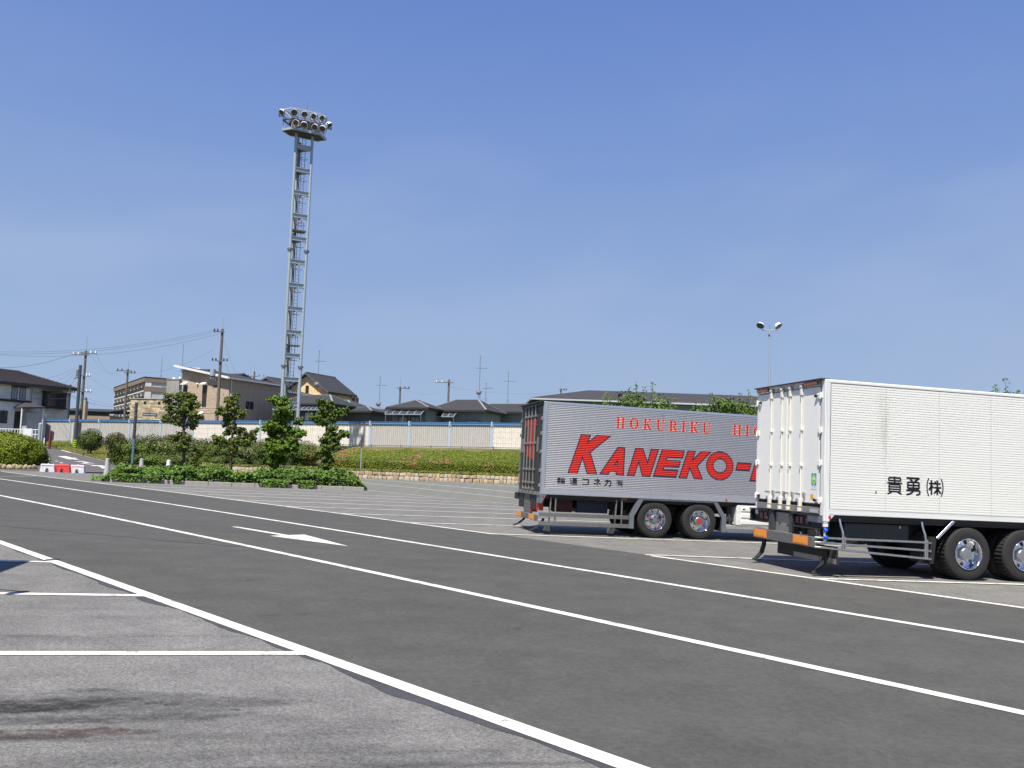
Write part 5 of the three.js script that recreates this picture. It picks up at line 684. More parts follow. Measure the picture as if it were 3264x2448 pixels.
// ---------------------------------------------------------------- floodlight tower
{
  const D = 77, b = spot(915, 1474, D), t = thing('floodlight_tower', 'tall grey steel floodlight tower with ten lamps on its head frame', 'light tower', [b.x, b.y, b.z], 28 * R);
  const Y = (v) => spot(920, v, D).y - b.y, half = 0.755, top = Y(428);
  part('plinth', rspan(-1.2, 1.2, -0.9, 0.0, -1.9, 0.5, 0.05), M.concrete, t);
  for (const s of [-1, 1]) part('leg', [bar([s * half, 0, 0], [s * half, Y(1168), 0], 0.155, 20), bar([s * half, Y(1168), 0], [s * half, Y(797), 0], 0.142, 20), bar([s * half, Y(797), 0], [s * half, top, 0], 0.125, 20)], M.galv, t);
  for (const v of [1168, 797]) for (const s of [-1, 1]) part('flange', bar([s * half, Y(v) - 0.09, 0], [s * half, Y(v) + 0.09, 0], 0.25, 20), M.galvDark, t);
  part('rear_leg', bar([-0.25, 0, -1.25], [-0.25, top, -1.25], 0.12, 14), M.galv, t);
  part('cable_duct', [span(-0.24, -0.06, 0.5, top - 0.5, -0.98, -0.86)], M.galvDark, t);
  for (const v of [469, 542, 615, 688, 761, 834, 909, 984, 1059, 1133, 1209, 1287, 1447]) {
    const y = Y(v), g = [span(-half + 0.1, half - 0.1, y - 0.17, y + 0.17, -0.02, 0.02), span(-half + 0.1, half - 0.1, y + 0.15, y + 0.19, -0.11, 0.11), span(-half + 0.1, half - 0.1, y - 0.19, y - 0.15, -0.11, 0.11)];
    g.push(beam([-half, y - 0.05, -0.1], [-0.25, y - 0.05, -1.2], 0.1, 0.22), beam([half, y - 0.05, -0.1], [-0.25, y - 0.05, -1.2], 0.1, 0.22));
    part('cross_beam', g, M.galv, t);
  }
  const lad = [bar([0.02, 1, -0.75], [0.02, top, -0.75], 0.025, 6), bar([0.34, 1, -0.75], [0.34, top, -0.75], 0.025, 6)]; for (let y = 1; y < top; y += 0.33) lad.push(bar([0.02, y, -0.75], [0.34, y, -0.75], 0.014, 5));
  const ladder = part('ladder', lad, M.galvDark, t); for (let y = 3; y < top - 1; y += 2.1) part('safety_hoop', new THREE.TorusGeometry(0.34, 0.022, 6, 20, Math.PI * 1.4).rotateX(Math.PI / 2).rotateY(-2.1).translate(0.2, y, -0.5), M.galvDark, ladder);
  for (const v of [731, 1098]) part('rest_platform', [span(-half + 0.1, half - 0.05, Y(v) - 0.05, Y(v) + 0.02, -1.1, -0.15), bar([half - 0.15, Y(v), -1.0], [half - 0.15, Y(v) + 0.95, -1.0], 0.02), bar([0.1, Y(v) + 0.95, -1.05], [half - 0.15, Y(v) + 0.95, -1.05], 0.02)], M.galvDark, t);
  // head: three hexagonal frames
  const hex = [[-2.05, 0], [-1.15, 0.85], [1.45, 0.85], [2.05, 0.1], [1.2, -0.85], [-1.4, -0.85]];
  const yd = top, ym = top + 0.95, yt = top + 1.95;
  const head = part('deck', [plate(hex, 0, 0.09).rotateX(-Math.PI / 2).translate(0, yd, 0)], M.poleDark, t); head.geometry.scale(1, 1, 1);
  const frame = (y, th) => hex.map((p, i) => { const q = hex[(i + 1) % 6]; return beam([p[0], y, -p[1]], [q[0], y, -q[1]], th, th * 1.5); });
  // plate() puts +y of the outline to -z after the turn, so the frames use the same mirrored outline
  part('deck_edge', frame(yd + 0.02, 0.12), M.galv, t); part('middle_frame', [...frame(ym, 0.09), beam([-1.9, ym, 0.55], [1.6, ym, 0.6], 0.12, 0.12), span(-1.5, 1.4, ym - 0.04, ym + 0.02, -0.8, 0.8)], M.galvDark, t); part('top_frame', frame(yt, 0.09), M.galv, t);
  for (const [x, z] of [[-2.0, 0], [-1.4, 0.8], [-0.9, 0.8], [0.25, 0.83], [1.2, 0.82], [2.0, -0.1], [1.4, -0.82], [-1.15, -0.82]]) part('upright', bar([x, yd, z], [x, yt, z], x === -0.9 ? 0.07 : 0.035, 8), M.galv, t);
  part('brace', [bar([-2, yd, 0], [-1.4, ym, 0.8], 0.035, 6), bar([-2.0, yt, 0], [-1.4, ym, 0.8], 0.035, 6), bar([2.0, yd, -0.1], [1.3, ym, 0.8], 0.03, 6)], M.galv, t);
  part('lightning_rod', bar([0.1, yt, 0], [0.1, yt + 1.3, 0], 0.025, 6, 0.012), M.galvDark, t);
  const bell = [[0.0, -0.34], [0.12, -0.33], [0.2, -0.25], [0.3, -0.1], [0.31, 0.06], [0.285, 0.06], [0.28, 0.0]].map((q) => new THREE.Vector2(...q)), bellG = new THREE.LatheGeometry(bell, 28).rotateX(Math.PI / 2), glassG = new THREE.CircleGeometry(0.285, 28).translate(0, 0, 0.01);
  const lamp = (x, y, z, yaw, down) => { const l = sub('floodlight', t); l.position.set(x, y, z); l.rotation.set(0, yaw, 0); const h = part('housing', bellG, M.lampWhite, l), g = part('lens', glassG, M.lampGlass, l); h.rotation.x = g.rotation.x = down; part('yoke', [span(-0.36, -0.32, -0.3, 0.1, -0.06, 0.06), span(0.32, 0.36, -0.3, 0.1, -0.06, 0.06), span(-0.36, 0.36, -0.34, -0.3, -0.06, 0.06), span(-0.03, 0.03, -0.36, -0.3, -0.5, 0.03)], M.galvDark, l); };
  lamp(-2.25, yt - 0.42, 0.3, -1.1, 0.75);
  [-1.3, -0.35, 0.5, 1.3].forEach((x, i) => lamp(x, yt - 0.5, 1.1, [0.25, 0.1, -0.3, -0.25][i] - 28 * R, [0.5, 0.3, 0.35, 0.3][i]));
  lamp(2.15, yt - 0.72, 0.45, 0.75, 0.9);
  [-1.1, -0.35, 0.65, 1.35].forEach((x, i) => lamp(x, yd + 0.48, 1.1, [-0.15, 0.2, -0.1, 0][i] - 28 * R, [0.35, 0.7, 0.6, 0.65][i]));
}
// ---------------------------------------------------------------- twin lamp post behind the white truck
{
  const D = 62, p = spot(2452, 1052, D), y = lotY(p.x, p.z), H = p.y - y, t = thing('lamp_post', 'slim twin headed lamp post rising behind the white truck', 'lamp post', [p.x, y, p.z]);
  part('pole', [bar([0, -0.3, 0], [0, H * 0.55, 0], 0.1, 14, 0.085), bar([0, H * 0.55, 0], [0, H, 0], 0.075, 14, 0.06)], M.galv, t);
  part('collar', bar([0, H - 0.48, 0], [0, H - 0.33, 0], 0.068, 12), M.poleDark, t);
  part('cross_arm', [bar([-0.55, H - 0.01, 0], [0.55, H - 0.01, 0], 0.035, 8), span(-0.25, 0.25, H - 0.07, H - 0.03, -0.05, 0.05)], M.galv, t);
  part('lightning_rod', bar([0.04, H, 0], [0.04, H + 0.42, 0], 0.012, 6), M.galvDark, t);
  const bell = [[0.0, -0.3], [0.12, -0.27], [0.22, -0.16], [0.29, 0.0], [0.275, 0.0]].map((q) => new THREE.Vector2(...q));
  for (const s of [-1, 1]) { const l = sub('lamp_head', t); l.position.set(s * 0.68, H + 0.28, 0.06); part('housing', new THREE.LatheGeometry(bell, 28).rotateX(Math.PI / 2), M.lampWhite, l); part('lens', new THREE.CircleGeometry(0.275, 28).translate(0, 0, -0.004), M.lampGlass, l); part('stem', bar([-s * 0.1, -0.28, -0.05], [0, -0.1, -0.2], 0.03, 8), M.poleDark, l); l.rotation.set(0.85, s * 0.75, 0, 'YXZ'); }
}
// ---------------------------------------------------------------- plastic barriers
{
  const s = new THREE.Shape([[-0.46, 0], [-0.14, 0], [-0.1, 0.2], [-0.05, 0.25], [0.05, 0.25], [0.1, 0.2], [0.14, 0], [0.46, 0], [0.41, 0.36], [0.42, 0.44], [0.40, 0.5], [-0.40, 0.5], [-0.42, 0.44], [-0.41, 0.36]].map((q) => new THREE.Vector2(...q)));
  const body = new THREE.ExtrudeGeometry(s, { depth: 0.2, bevelEnabled: true, bevelSize: 0.03, bevelThickness: 0.06, bevelSegments: 2, steps: 1 }).translate(0, 0, -0.1), band = span(-0.36, 0.36, 0.395, 0.43, 0.158, 0.166), plug = new THREE.CylinderGeometry(0.04, 0.05, 0.05, 10).translate(0.0, 0.55, 0);
  const cols = [mat([0.72, 0.70, 0.72], 0.5, 0, { map: grime }), mat([0.75, 0.07, 0.06], 0.45, 0, { map: grime }), mat([0.72, 0.70, 0.72], 0.5, 0, { map: grime })];
  [[153, 'plain white plastic road barrier nearest the mounded hedge'], [201, 'red plastic road barrier between the two white ones'], [248, 'white plastic road barrier with a red band']].forEach(([u, lab], i) => { const p = spot(u, 1504, 57 + i * 0.25), t = thing('road_barrier', lab, 'barrier', [p.x, lotY(p.x, p.z), p.z], 0.05, 'road barriers closing the exit'); part('body', body, cols[i], t); if (i !== 1) part('stripe', band, i ? M.red : M.dark, t); else part('stripe', band, M.redPaint, t); part('filler_cap', plug, cols[i], t); });
}
// ---------------------------------------------------------------- buildings
const GY = FB - 0.04;
function wallMat(c, map = grime) { return mat(c, 0.9, 0, { map }); }
// a window: frame with a recessed dark pane; placed on a wall whose outward axis is +z of the given holder
function windowPart(parent, x0, x1, y0, y1, z, m = M.glass, fm = M.frameDark, axis = 'z') {
  const w = sub('window', parent), f = 0.06, d = 0.05, mk = (a, b, c, e, z0, z1) => (axis === 'z' ? span(a, b, c, e, z0, z1) : span(z0, z1, c, e, a, b));
  part('frame', [mk(x0 - f, x0, y0 - f, y1 + f, z - 0.02, z + d), mk(x1, x1 + f, y0 - f, y1 + f, z - 0.02, z + d), mk(x0, x1, y1, y1 + f, z - 0.02, z + d), mk(x0, x1, y0 - f, y0, z - 0.02, z + d), mk((x0 + x1) / 2 - 0.02, (x0 + x1) / 2 + 0.02, y0, y1, z, z + d * 0.8)], fm, w);
  part('pane', mk(x0, x1, y0, y1, z - 0.015, z + 0.02), m, w); return w;
}
function hipRoof(x0, x1, z0, z1, ye, yr, over, parent, m, opt = {}) {
  // eaves rectangle with overhang, ridge along the longer side (or along z when opt.alongZ)
  const a = x0 - over, b = x1 + over, c = z0 - over, d = z1 + over, th = 0.18, pts = []; for (const x of [a, b]) for (const z of [c, d]) pts.push(new V3(x, ye, z), new V3(x, ye + th, z));
  const alongZ = opt.alongZ, run = (alongZ ? b - a : d - c) / 2, k = opt.hip ?? 0.9, r0 = alongZ ? new V3((a + b) / 2, yr, c + run * k) : new V3(a + run * k, yr, (c + d) / 2), r1 = alongZ ? new V3((a + b) / 2, yr, d - run * k) : new V3(b - run * k, yr, (c + d) / 2); pts.push(r0, r1);
  const roof = part('roof', new ConvexGeometry(pts), m, parent);
  const e = (x, z) => new V3(x, ye + th, z), up = new V3(0, 0.03, 0);
  const ends = alongZ ? [[r0, e(a, c)], [r0, e(b, c)], [r1, e(a, d)], [r1, e(b, d)], [r0, r1]] : [[r0, e(a, c)], [r0, e(a, d)], [r1, e(b, c)], [r1, e(b, d)], [r0, r1]];
  part('ridge_tiles', ends.map(([p, q]) => beam(p.clone().add(up), q.clone().add(up), 0.22, 0.09)), M.ridge, roof);
  return roof;
}
// left house
{
  const A = 106, c = spot(218, 1300, A), t = thing('corner_house', 'white rendered two storey house with dark tiled hip roof', 'house', [c.x, GY, c.z], 58 * R);
  const Lx = (u) => -(218 - u) / 2734 * A / 0.97, Yv = (u, v) => spot(u, v, A + 0.85 * Lx(u)).y - GY;
  const ye = Yv(218, 1243), w = 13, d = 8, shell = wallMat([0.70, 0.71, 0.68]);
  part('wall', [span(-5.2, 0, -0.3, ye, -d, 0), span(-w, -5.2, -0.3, ye, -d, 0.55)], shell, t);
  const rows = noiseMap(256, (u, v) => { const k = (v * 16) % 1; return (0.8 + 0.2 * (hash2(Math.floor(u * 40), Math.floor(v * 16), 3) - 0.5)) * (k < 0.16 ? 0.55 : 1); }); rows.repeat.set(0.25, 0.25);
  const roofM = mat([0.075, 0.066, 0.074], 0.6, 0, { map: grime });
  const rf = hipRoof(-w, 0, -d, 0.55, ye, Yv(58, 1176) + 0.1, 0.6, t, roofM, { hip: 1.0 });
  // courses of tiles as thin overlapping battens on the front slope
  { const yr = Yv(58, 1176) + 0.1, a = [0.6, ye + 0.18, 1.15], run = (d + 0.55 + 1.2) / 2, cs = []; for (let k = 0; k < 14; k++) { const f = k / 14, inset = run * f; cs.push(beam([-w - 0.6 + inset, lerp(ye + 0.18, yr, f) + 0.03, 1.15 - inset], [0.6 - inset, lerp(ye + 0.18, yr, f) + 0.03, 1.15 - inset], 0.07, 0.05)); } part('tile_course', cs, M.roofBrown, rf); }
  part('fascia', [span(-w - 0.6, 0.6, ye - 0.16, ye, 1.05, 1.17)], M.frameDark, t);
  part('downpipe', bar([-4.55, Yv(110, 1300) , 0.08], [-4.55, ye, 0.08], 0.06, 8), M.frameWhite, t);
  const by = part('bay_window', [rspan(Lx(134), Lx(200), Yv(165, 1300), Yv(165, 1250), 0, 0.7, 0.03), span(Lx(131), Lx(204), Yv(165, 1253), Yv(165, 1249), -0.05, 0.9), span(Lx(132), Lx(202), Yv(165, 1303), Yv(165, 1299), -0.05, 0.85)], M.frameDark, t);
  part('pane', rspan(Lx(140), Lx(194), Yv(165, 1296), Yv(165, 1257), 0.66, 0.73, 0.01), M.glass, by);
  for (const [a, b] of [[37, 51], [60, 75]]) windowPart(t, Lx(a), Lx(b), Yv(a, 1271), Yv(a, 1236), 0.55, M.glassPale, M.frameDark);
  part('trim_board', [span(Lx(34), Lx(84), Yv(60, 1235), Yv(60, 1232), 0.55, 0.9), span(Lx(2), Lx(92), Yv(50, 1282), Yv(50, 1275), 0.5, 0.75)], M.frameDark, t);
  const porch = part('porch_roof', new ConvexGeometry([[46, 1303], [112, 1303], [46, 1298], [112, 1298]].flatMap(([u, v]) => [new V3(Lx(u), Yv(u, v), 0.5), new V3(Lx(u), Yv(u, v), 2.4)]).concat([new V3(Lx(70), Yv(70, 1284), 1.0), new V3(Lx(88), Yv(88, 1285), 1.0)])), M.roofBrown, t);
  part('porch_post', [bar([Lx(48), -0.3, 2.2], [Lx(48), Yv(48, 1302), 2.2], 0.09, 8), bar([Lx(110), -0.3, 2.2], [Lx(110), Yv(110, 1302), 2.2], 0.09, 8)], M.frameWhite, porch);
  part('door', rspan(Lx(50), Lx(70), -0.1, Yv(60, 1312), 0.5, 0.64, 0.01), M.frameDark, t);
  windowPart(t, Lx(10), Lx(28), Yv(20, 1348), Yv(20, 1311), 0.55, M.glass, M.frameDark);
  part('garage_opening', span(Lx(130), Lx(178), -0.2, Yv(155, 1338), 0.0, 0.04), M.black, t);
  part('porch_wall', span(Lx(72), Lx(129), -0.2, Yv(100, 1318), 0.55, 1.6), wallMat([0.5, 0.5, 0.48]), t);
}
// small things in front of that house
{
  const p = (u, v, d) => spot(u, v, d);
  const f = thing('white_yard_fence', 'low white yard fence in front of the corner house', 'fence', [0, 0, 0]);
  const a = p(-10, 1385, 98), b = p(122, 1388, 98.5);
  for (let i = 0; i <= 14; i++) { const q = new V3().lerpVectors(a, b, i / 14); part('picket', bar([q.x, roadY(q.z) - 0.3, q.z], [q.x, q.y + 0.7, q.z], 0.05, 6), M.frameWhite, f); }
  part('rail', [bar([a.x, a.y + 0.65, a.z], [b.x, b.y + 0.65, b.z], 0.045, 6), bar([a.x, a.y + 0.1, a.z], [b.x, b.y + 0.1, b.z], 0.045, 6)], M.frameWhite, f);
  part('board', span(0, 0.95, 0, 0.9, -0.03, 0.03).translate(p(74, 1388, 97.7).x, p(74, 1388, 97.7).y - 0.1, p(74, 1388, 97.7).z), M.frameWhite, f);
  const one = (name, lab, cat, u, vT, vB, d, r, m) => { const q = p(u, vB, d), w = p(u, vT, d), t = thing(name, lab, cat, [q.x, q.y - 0.4, q.z]); part('shaft', bar([0, 0, 0], [0, w.y - q.y + 0.4, 0], r, 10), m, t); part('cap', new THREE.SphereGeometry(r * 1.05, 10, 6).translate(0, w.y - q.y + 0.4, 0), m, t); return t; };
  one('gate_post', 'grey square gate post beside the white yard fence', 'post', 124, 1353, 1412, 92, 0.17, M.galv);
  one('marker_post', 'thin white marker post at the head of the exit road', 'post', 140, 1398, 1422, 90, 0.06, M.lampWhite);
  one('red_post', 'short weathered red post at the head of the exit road', 'post', 158, 1376, 1422, 91, 0.13, mat([0.20, 0.03, 0.025], 0.8, 0, { map: grime }));
  const q = p(236, 1403, 93), t = thing('utility_cabinet', 'tall beige and grey utility cabinet beside the leaning pole', 'cabinet', [q.x, q.y - 0.4, q.z], -0.35), H = p(236, 1346, 93).y - q.y + 0.4;
  part('case', rspan(-0.16, 0.44, 0, H, -0.45, 0.05, 0.02), wallMat([0.28, 0.28, 0.25]), t); part('door', rspan(-0.32, -0.165, 0.02, H - 0.01, -0.45, 0.06, 0.02), wallMat([0.62, 0.6, 0.47]), t); part('plinth', rspan(-0.36, 0.48, -0.3, 0.0, -0.5, 0.1, 0.02), M.concrete, t);
}
// far low building and water tank between the poles
{
  const c = spot(350, 1330, 150), t = thing('long_low_building', 'long low building with dark roof behind the utility poles', 'building', [c.x, GY, c.z], -4 * R), Y = (v) => spot(280, v, 150).y - GY;
  part('wall', span(-8.6, 0, 0, Y(1322), -8, 0), wallMat([0.34, 0.25, 0.18]), t); part('shutter_band', span(-8.5, -0.1, Y(1323), Y(1310), 0, 0.06), M.frameDark, t);
  part('roof', new ConvexGeometry([[-8.9, Y(1310), 0.4], [0.3, Y(1312), 0.4], [-8.9, Y(1310) + 0.1, 0.4], [0.3, Y(1312) + 0.1, 0.4], [-8.9, Y(1297), -4], [0.3, Y(1299), -4], [-8.9, Y(1310), -8], [0.3, Y(1310), -8]].map((q) => new V3(...q))), M.roofDark, t);
  const s = spot(266, 1310, 140), g = thing('slim_building', 'narrow beige block behind the tall utility pole', 'building', [s.x, GY, s.z]); part('wall', rspan(-0.5, 0.25, 0, spot(266, 1277, 140).y - GY, -1, 0, 0.1), wallMat([0.5, 0.42, 0.3]), g); part('tank', new THREE.CylinderGeometry(0.22, 0.22, 0.5, 12).translate(0.1, spot(266, 1272, 140).y - GY, -0.3), M.galvDark, g);
}
// apartment block
{
  const D = 270, c = spot(457, 1300, D), t = thing('apartment_block', 'distant five storey apartment block with rows of dark balconies', 'apartment building', [c.x, GY, c.z], -56 * R), H = spot(457, 1202, D).y - GY, w = 54, d = 9, cream = wallMat([0.78, 0.75, 0.69]);
  part('wall', span(-w + 0.3, -1.8, 0, H - 1.4, -d, -1.8), wallMat([0.56, 0.55, 0.51]), t); part('end_wall', span(-1.8, -0.02, 0, H - 1.4, -d, -1.6), wallMat([0.60, 0.60, 0.57]), t);
  part('roof_band', rspan(-w - 0.3, 0.3, H - 1.5, H, -d, 0.35, 0.05), wallMat([0.25, 0.20, 0.165]), t);
  part('roof_slab', span(-w - 0.4, 0.4, H, H + 0.15, -d - 0.1, 0.45), M.roofDark, t);
  const nb = 9, bw = w / nb, fh = 2.74;
  for (let f = 0; f < 5; f++) { const y = H - 1.5 - (f + 1) * fh; part('floor_slab', span(-w, 0, y - 0.18, y + 0.16, -1.9, 0.05), cream, t); for (let b = 0; b < nb; b++) { const x = -w + b * bw; part('balcony_panel', span(x + 0.25, x + bw - 0.25, y + 0.16, y + 1.2, -0.1, 0.0), M.frameDark, t); part('balcony_door', span(x + 1.2, x + bw - 1.0, y + 0.16, y + 2.2, -1.82, -1.75), M.glass, t); } }
  for (let b = 0; b <= nb; b++) part('fin_wall', span(-w + b * bw - 0.2, -w + b * bw + 0.2, 0, H - 1.5, -1.9, -0.08), cream, t);
  part('end_band', span(0, 0.25, H - 1.5 - 2.9, H - 1.5 - 1.4, -d, 0.2), wallMat([0.25, 0.20, 0.165]), t);
  windowPart(t, -d + 1.2, -d + 4.2, H - 3.2, H - 2.2, 0, M.glassPale, M.frameWhite, 'x');
}
// stone-clad low building and the grey block beside it
{
  const D = 120, c = spot(524, 1330, D), t = thing('stone_clad_building', 'cream stone clad low building with two tiny square windows', 'building', [c.x, GY, c.z], -8 * R), Y = (v) => spot(470, v, D).y - GY, X = (u) => (u - 524) * D / 2734 * 1.02;
  const clad = noiseMap(512, (u, v) => { const row = Math.floor(v * 26), o = hash2(row, 1, 5), col = Math.floor(u * 9 + o * 3); const k = 0.78 + 0.3 * (hash2(col, row, 8) - 0.5) + 0.1 * (tileN(u, v, 64, 9) - 0.5), m = (v * 26) % 1; return [k, k * 0.96, k * 0.88].map((q) => q * (m < 0.12 ? 0.8 : 1)); });
  part('wall', span(X(407), X(524), 0, Y(1271), -8, 0), mat([0.78, 0.71, 0.57], 0.9, 0, { map: clad }), t); part('coping', span(X(406), X(525), Y(1271), Y(1269), -8.1, 0.1), M.concretePale, t);
  for (const u of [456, 504]) windowPart(t, X(u - 3), X(u + 3), Y(1286), Y(1280), 0); windowPart(t, X(452), X(497), Y(1323), Y(1317.5), 0, M.glassPale);
  const g = thing('grey_block', 'plain grey rendered block left of the tan sloping roof building', 'building', [spot(562, 1330, 118).x, GY, spot(562, 1330, 118).z], -8 * R); part('wall', span(-1.72, 0.1, 0, spot(540, 1209, 118).y - GY, -7, 0), wallMat([0.36, 0.35, 0.31]), g); part('coping', span(-1.8, 0.1, spot(540, 1209, 118).y - GY, spot(540, 1207, 118).y - GY, -7, 0.08), M.concretePale, g); part('vent', [new THREE.SphereGeometry(0.22, 10, 8).translate(-1.0, spot(540, 1206, 118).y - GY, -0.5), new THREE.SphereGeometry(0.18, 10, 8).translate(-0.1, spot(540, 1203, 118).y - GY, -0.5)], M.lampWhite, g);
}
// tan building with a single-pitch roof
{
  const D = 100, c = spot(727, 1300, D), t = thing('tan_building', 'tan building with white edged single pitch roof and awnings', 'building', [c.x, GY, c.z], -25 * R), w = 7.45, d = 9.4, hr = spot(727, 1207, D).y - GY, hl = spot(560, 1174, 103).y - GY, X = (u) => -(727 - u) / 167 * w, Y = (u, v) => spot(u, v, D - 0.42 * X(u)).y - GY;
  const tan = wallMat([0.50, 0.385, 0.28]), brown = wallMat([0.44, 0.33, 0.24]);
  part('wall', plate([[-w, 0], [0, 0], [0, hr], [-w, hl]], -d, 0), tan, t);
  part('rear_wing', [plate([[-w, 0], [-0.5, 0], [-0.5, hr - 0.6], [-w, hl - 0.6]], -d - 7, -d), ], brown, t);
  const rf = part('roof', [plate([[-w - 0.75, hl + 0.22], [0.35, hr - 0.02], [0.35, hr + 0.14], [-w - 0.75, hl + 0.38]], -d - 0.3, 0.55), plate([[-w - 0.4, hl - 0.5], [-0.1, hr - 0.62], [-0.1, hr - 0.48], [-w - 0.4, hl - 0.36]], -d - 7.3, -d - 0.3)], M.roofDark, t);
  part('verge', plate([[-w - 0.8, hl + 0.16], [0.4, hr - 0.08], [0.4, hr + 0.18], [-w - 0.8, hl + 0.42]], 0.55, 0.72), M.frameWhite, rf); part('gutter', [span(0.35, 0.5, hr - 0.05, hr + 0.12, -d - 0.3, 0.6), span(-0.1, 0.02, hr - 0.66, hr - 0.48, -d - 7.3, -d - 0.3)], M.frameWhite, rf);
  for (const [a, b, v0, v1] of [[568, 579, 1228, 1258], [637, 649, 1228, 1294]]) { windowPart(t, X(a), X(b), Y(a, v1), Y(a, v0), 0, M.glass, M.frameDark); part('awning', new ConvexGeometry([[X(a) - 0.12, Y(a, 1228), 0], [X(b) + 0.12, Y(a, 1228), 0], [X(a) - 0.12, Y(a, 1217), 0], [X(b) + 0.12, Y(a, 1217), 0], [X(a) - 0.12, Y(a, 1226), 0.6], [X(b) + 0.12, Y(a, 1226), 0.6]].map((q) => new V3(...q))), M.lampWhite, t); }
  for (const [a, b] of [[551, 569], [631, 643]]) part('awning', new ConvexGeometry([[X(a), Y(a, 1325), 0], [X(b), Y(a, 1325), 0], [X(a), Y(a, 1312), 0], [X(b), Y(a, 1312), 0], [X(a), Y(a, 1323), 0.6], [X(b), Y(a, 1323), 0.6]].map((q) => new V3(...q))), M.lampWhite, t);
  part('string_course', [span(-w, 0, Y(680, 1300), Y(680, 1298.5), 0, 0.03), span(-w, 0, Y(680, 1316), Y(680, 1314.5), 0, 0.03)], wallMat([0.6, 0.5, 0.4]), t);
  part('wall_lamp', new THREE.SphereGeometry(0.13, 10, 8).translate(X(617), Y(617, 1224), 0.1), M.lampWhite, t); part('wall_lamp', new THREE.SphereGeometry(0.09, 10, 8).translate(X(680), Y(680, 1211), 0.1), M.lampWhite, t); part('vent_grille', span(X(671), X(688), Y(680, 1233), Y(680, 1228), 0, 0.06), M.frameDark, t);
  for (const [z, y, h] of [[-0.6, 0.62, 0.9], [-3.2, 0.58, 0.8], [-3.9, 0.58, 0.8], [-5.4, 0.3, 0.9], [-7.4, 0.28, 0.7]]) windowPart(t, z - 0.22, z + 0.22, hr * y, hr * y + h, 0, M.glass, M.frameDark, 'x');
  part('downpipe', [bar([0.08, 0, -0.25], [0.08, hr, -0.25], 0.06, 8), bar([0.08, 0, -d + 0.2], [0.08, hr - 0.3, -d + 0.2], 0.06, 8)], M.frameWhite, t);
  const rt = thing('roof_tank', 'white ribbed tank on the flat roof behind the tan building', 'tank', [spot(625, 1180, 125).x, spot(625, 1180, 125).y, spot(625, 1180, 125).z]); part('tank', [rspan(-0.9, 0.6, -0.6, 0.32, -1, 0, 0.08), ...[-0.8, -0.5, -0.2, 0.1, 0.4].map((x) => rspan(x, x + 0.14, -0.6, 0.36, -1.04, 0.05, 0.03))], M.whitePlain, rt);
  const fb = thing('flat_roof_block', 'brown flat roofed block behind the tan building', 'building', [spot(663, 1180, 128).x, GY, spot(663, 1180, 128).z], -10 * R); part('wall', span(-4.2, 0, 0, spot(663, 1186, 128).y - GY, -6, 0), wallMat([0.2, 0.15, 0.12]), fb); part('parapet', span(-4.3, 0.1, spot(663, 1186, 128).y - GY, spot(663, 1177, 128).y - GY, -6.1, 0.1), wallMat([0.10, 0.08, 0.075]), fb);
}
// gabled houses
function gableHouse(name, label, u, D, w, d, vE, vA, yaw, wallM, sideM, opt = {}) {
  const c = spot(u, 1300, D), t = thing(name, label, 'house', [c.x, GY, c.z], yaw, opt.group), he = spot(u, vE, D).y - GY, ha = spot(u - 40, vA, D + 1).y - GY, o = 0.45, ks = (ha - he) / (w / 2);
  part('wall', plate([[-w, 0], [0, 0], [0, he], [-w / 2, ha], [-w, he]], -d, 0), wallM, t);
  if (sideM) part('side_cladding', span(0, 0.03, 0, he, -d + 0.02, -0.02), sideM, t);
  const prof = [[-w - o, he - o * ks], [-w / 2, ha], [o, he - o * ks], [o, he - o * ks + 0.22], [-w / 2, ha + 0.24], [-w - o, he - o * ks + 0.22]];
  const rf = part('roof', plate(prof, -d - 0.5, 0.5), M.roofDark, t); part('ridge_tiles', span(-w / 2 - 0.12, -w / 2 + 0.12, ha + 0.18, ha + 0.32, -d - 0.5, 0.5), M.ridge, rf);
  part('bargeboard', plate(prof.map(([x, y]) => [x, y - 0.02]), 0.5, 0.58), mat([0.09, 0.09, 0.1], 0.7), rf);
  return [t, he, ha];
}
{
  const [t, he, ha] = gableHouse('yellow_house', 'yellow gabled house with dark roof right of the floodlight tower', 1043, 114, 6.95, 5.6, 1247, 1193, -25 * R, wallMat([0.86, 0.63, 0.33]), null);
  windowPart(t, -3.65, -3.25, he - 0.2, he + 0.75, 0, M.frameDark, M.frameDark); windowPart(t, -4.6, -2.6, he - 2.2, he - 1.5, 0, M.frameDark, wallMat([0.6, 0.45, 0.25])); windowPart(t, -2.2, -1.4, he - 2.1, he - 1.3, 0, M.glass, M.frameDark, 'x'); windowPart(t, -4.5, -4.0, he - 2.3, he - 1.6, 0, M.glass, M.frameDark, 'x');
  part('rear_porch', rspan(-0.2, 0.5, he - 1.6, he - 0.3, -6.4, -5.6, 0.03), wallMat([0.3, 0.14, 0.08]), t);
  const [t2, h2] = gableHouse('cream_gable_house', 'small cream gabled house peeking over the tan building', 905, 124, 6.2, 6, 1232, 1207, -25 * R, wallMat([0.66, 0.52, 0.36]), null); windowPart(t2, -3.4, -2.9, h2 - 0.1, h2 + 0.4, 0, M.frameDark, M.frameDark);
  gableHouse('green_gable_house', 'pale green gabled house far behind the tan building', 800, 150, 5, 9, 1213, 1200, 60 * R, wallMat([0.55, 0.58, 0.52]), null);
}
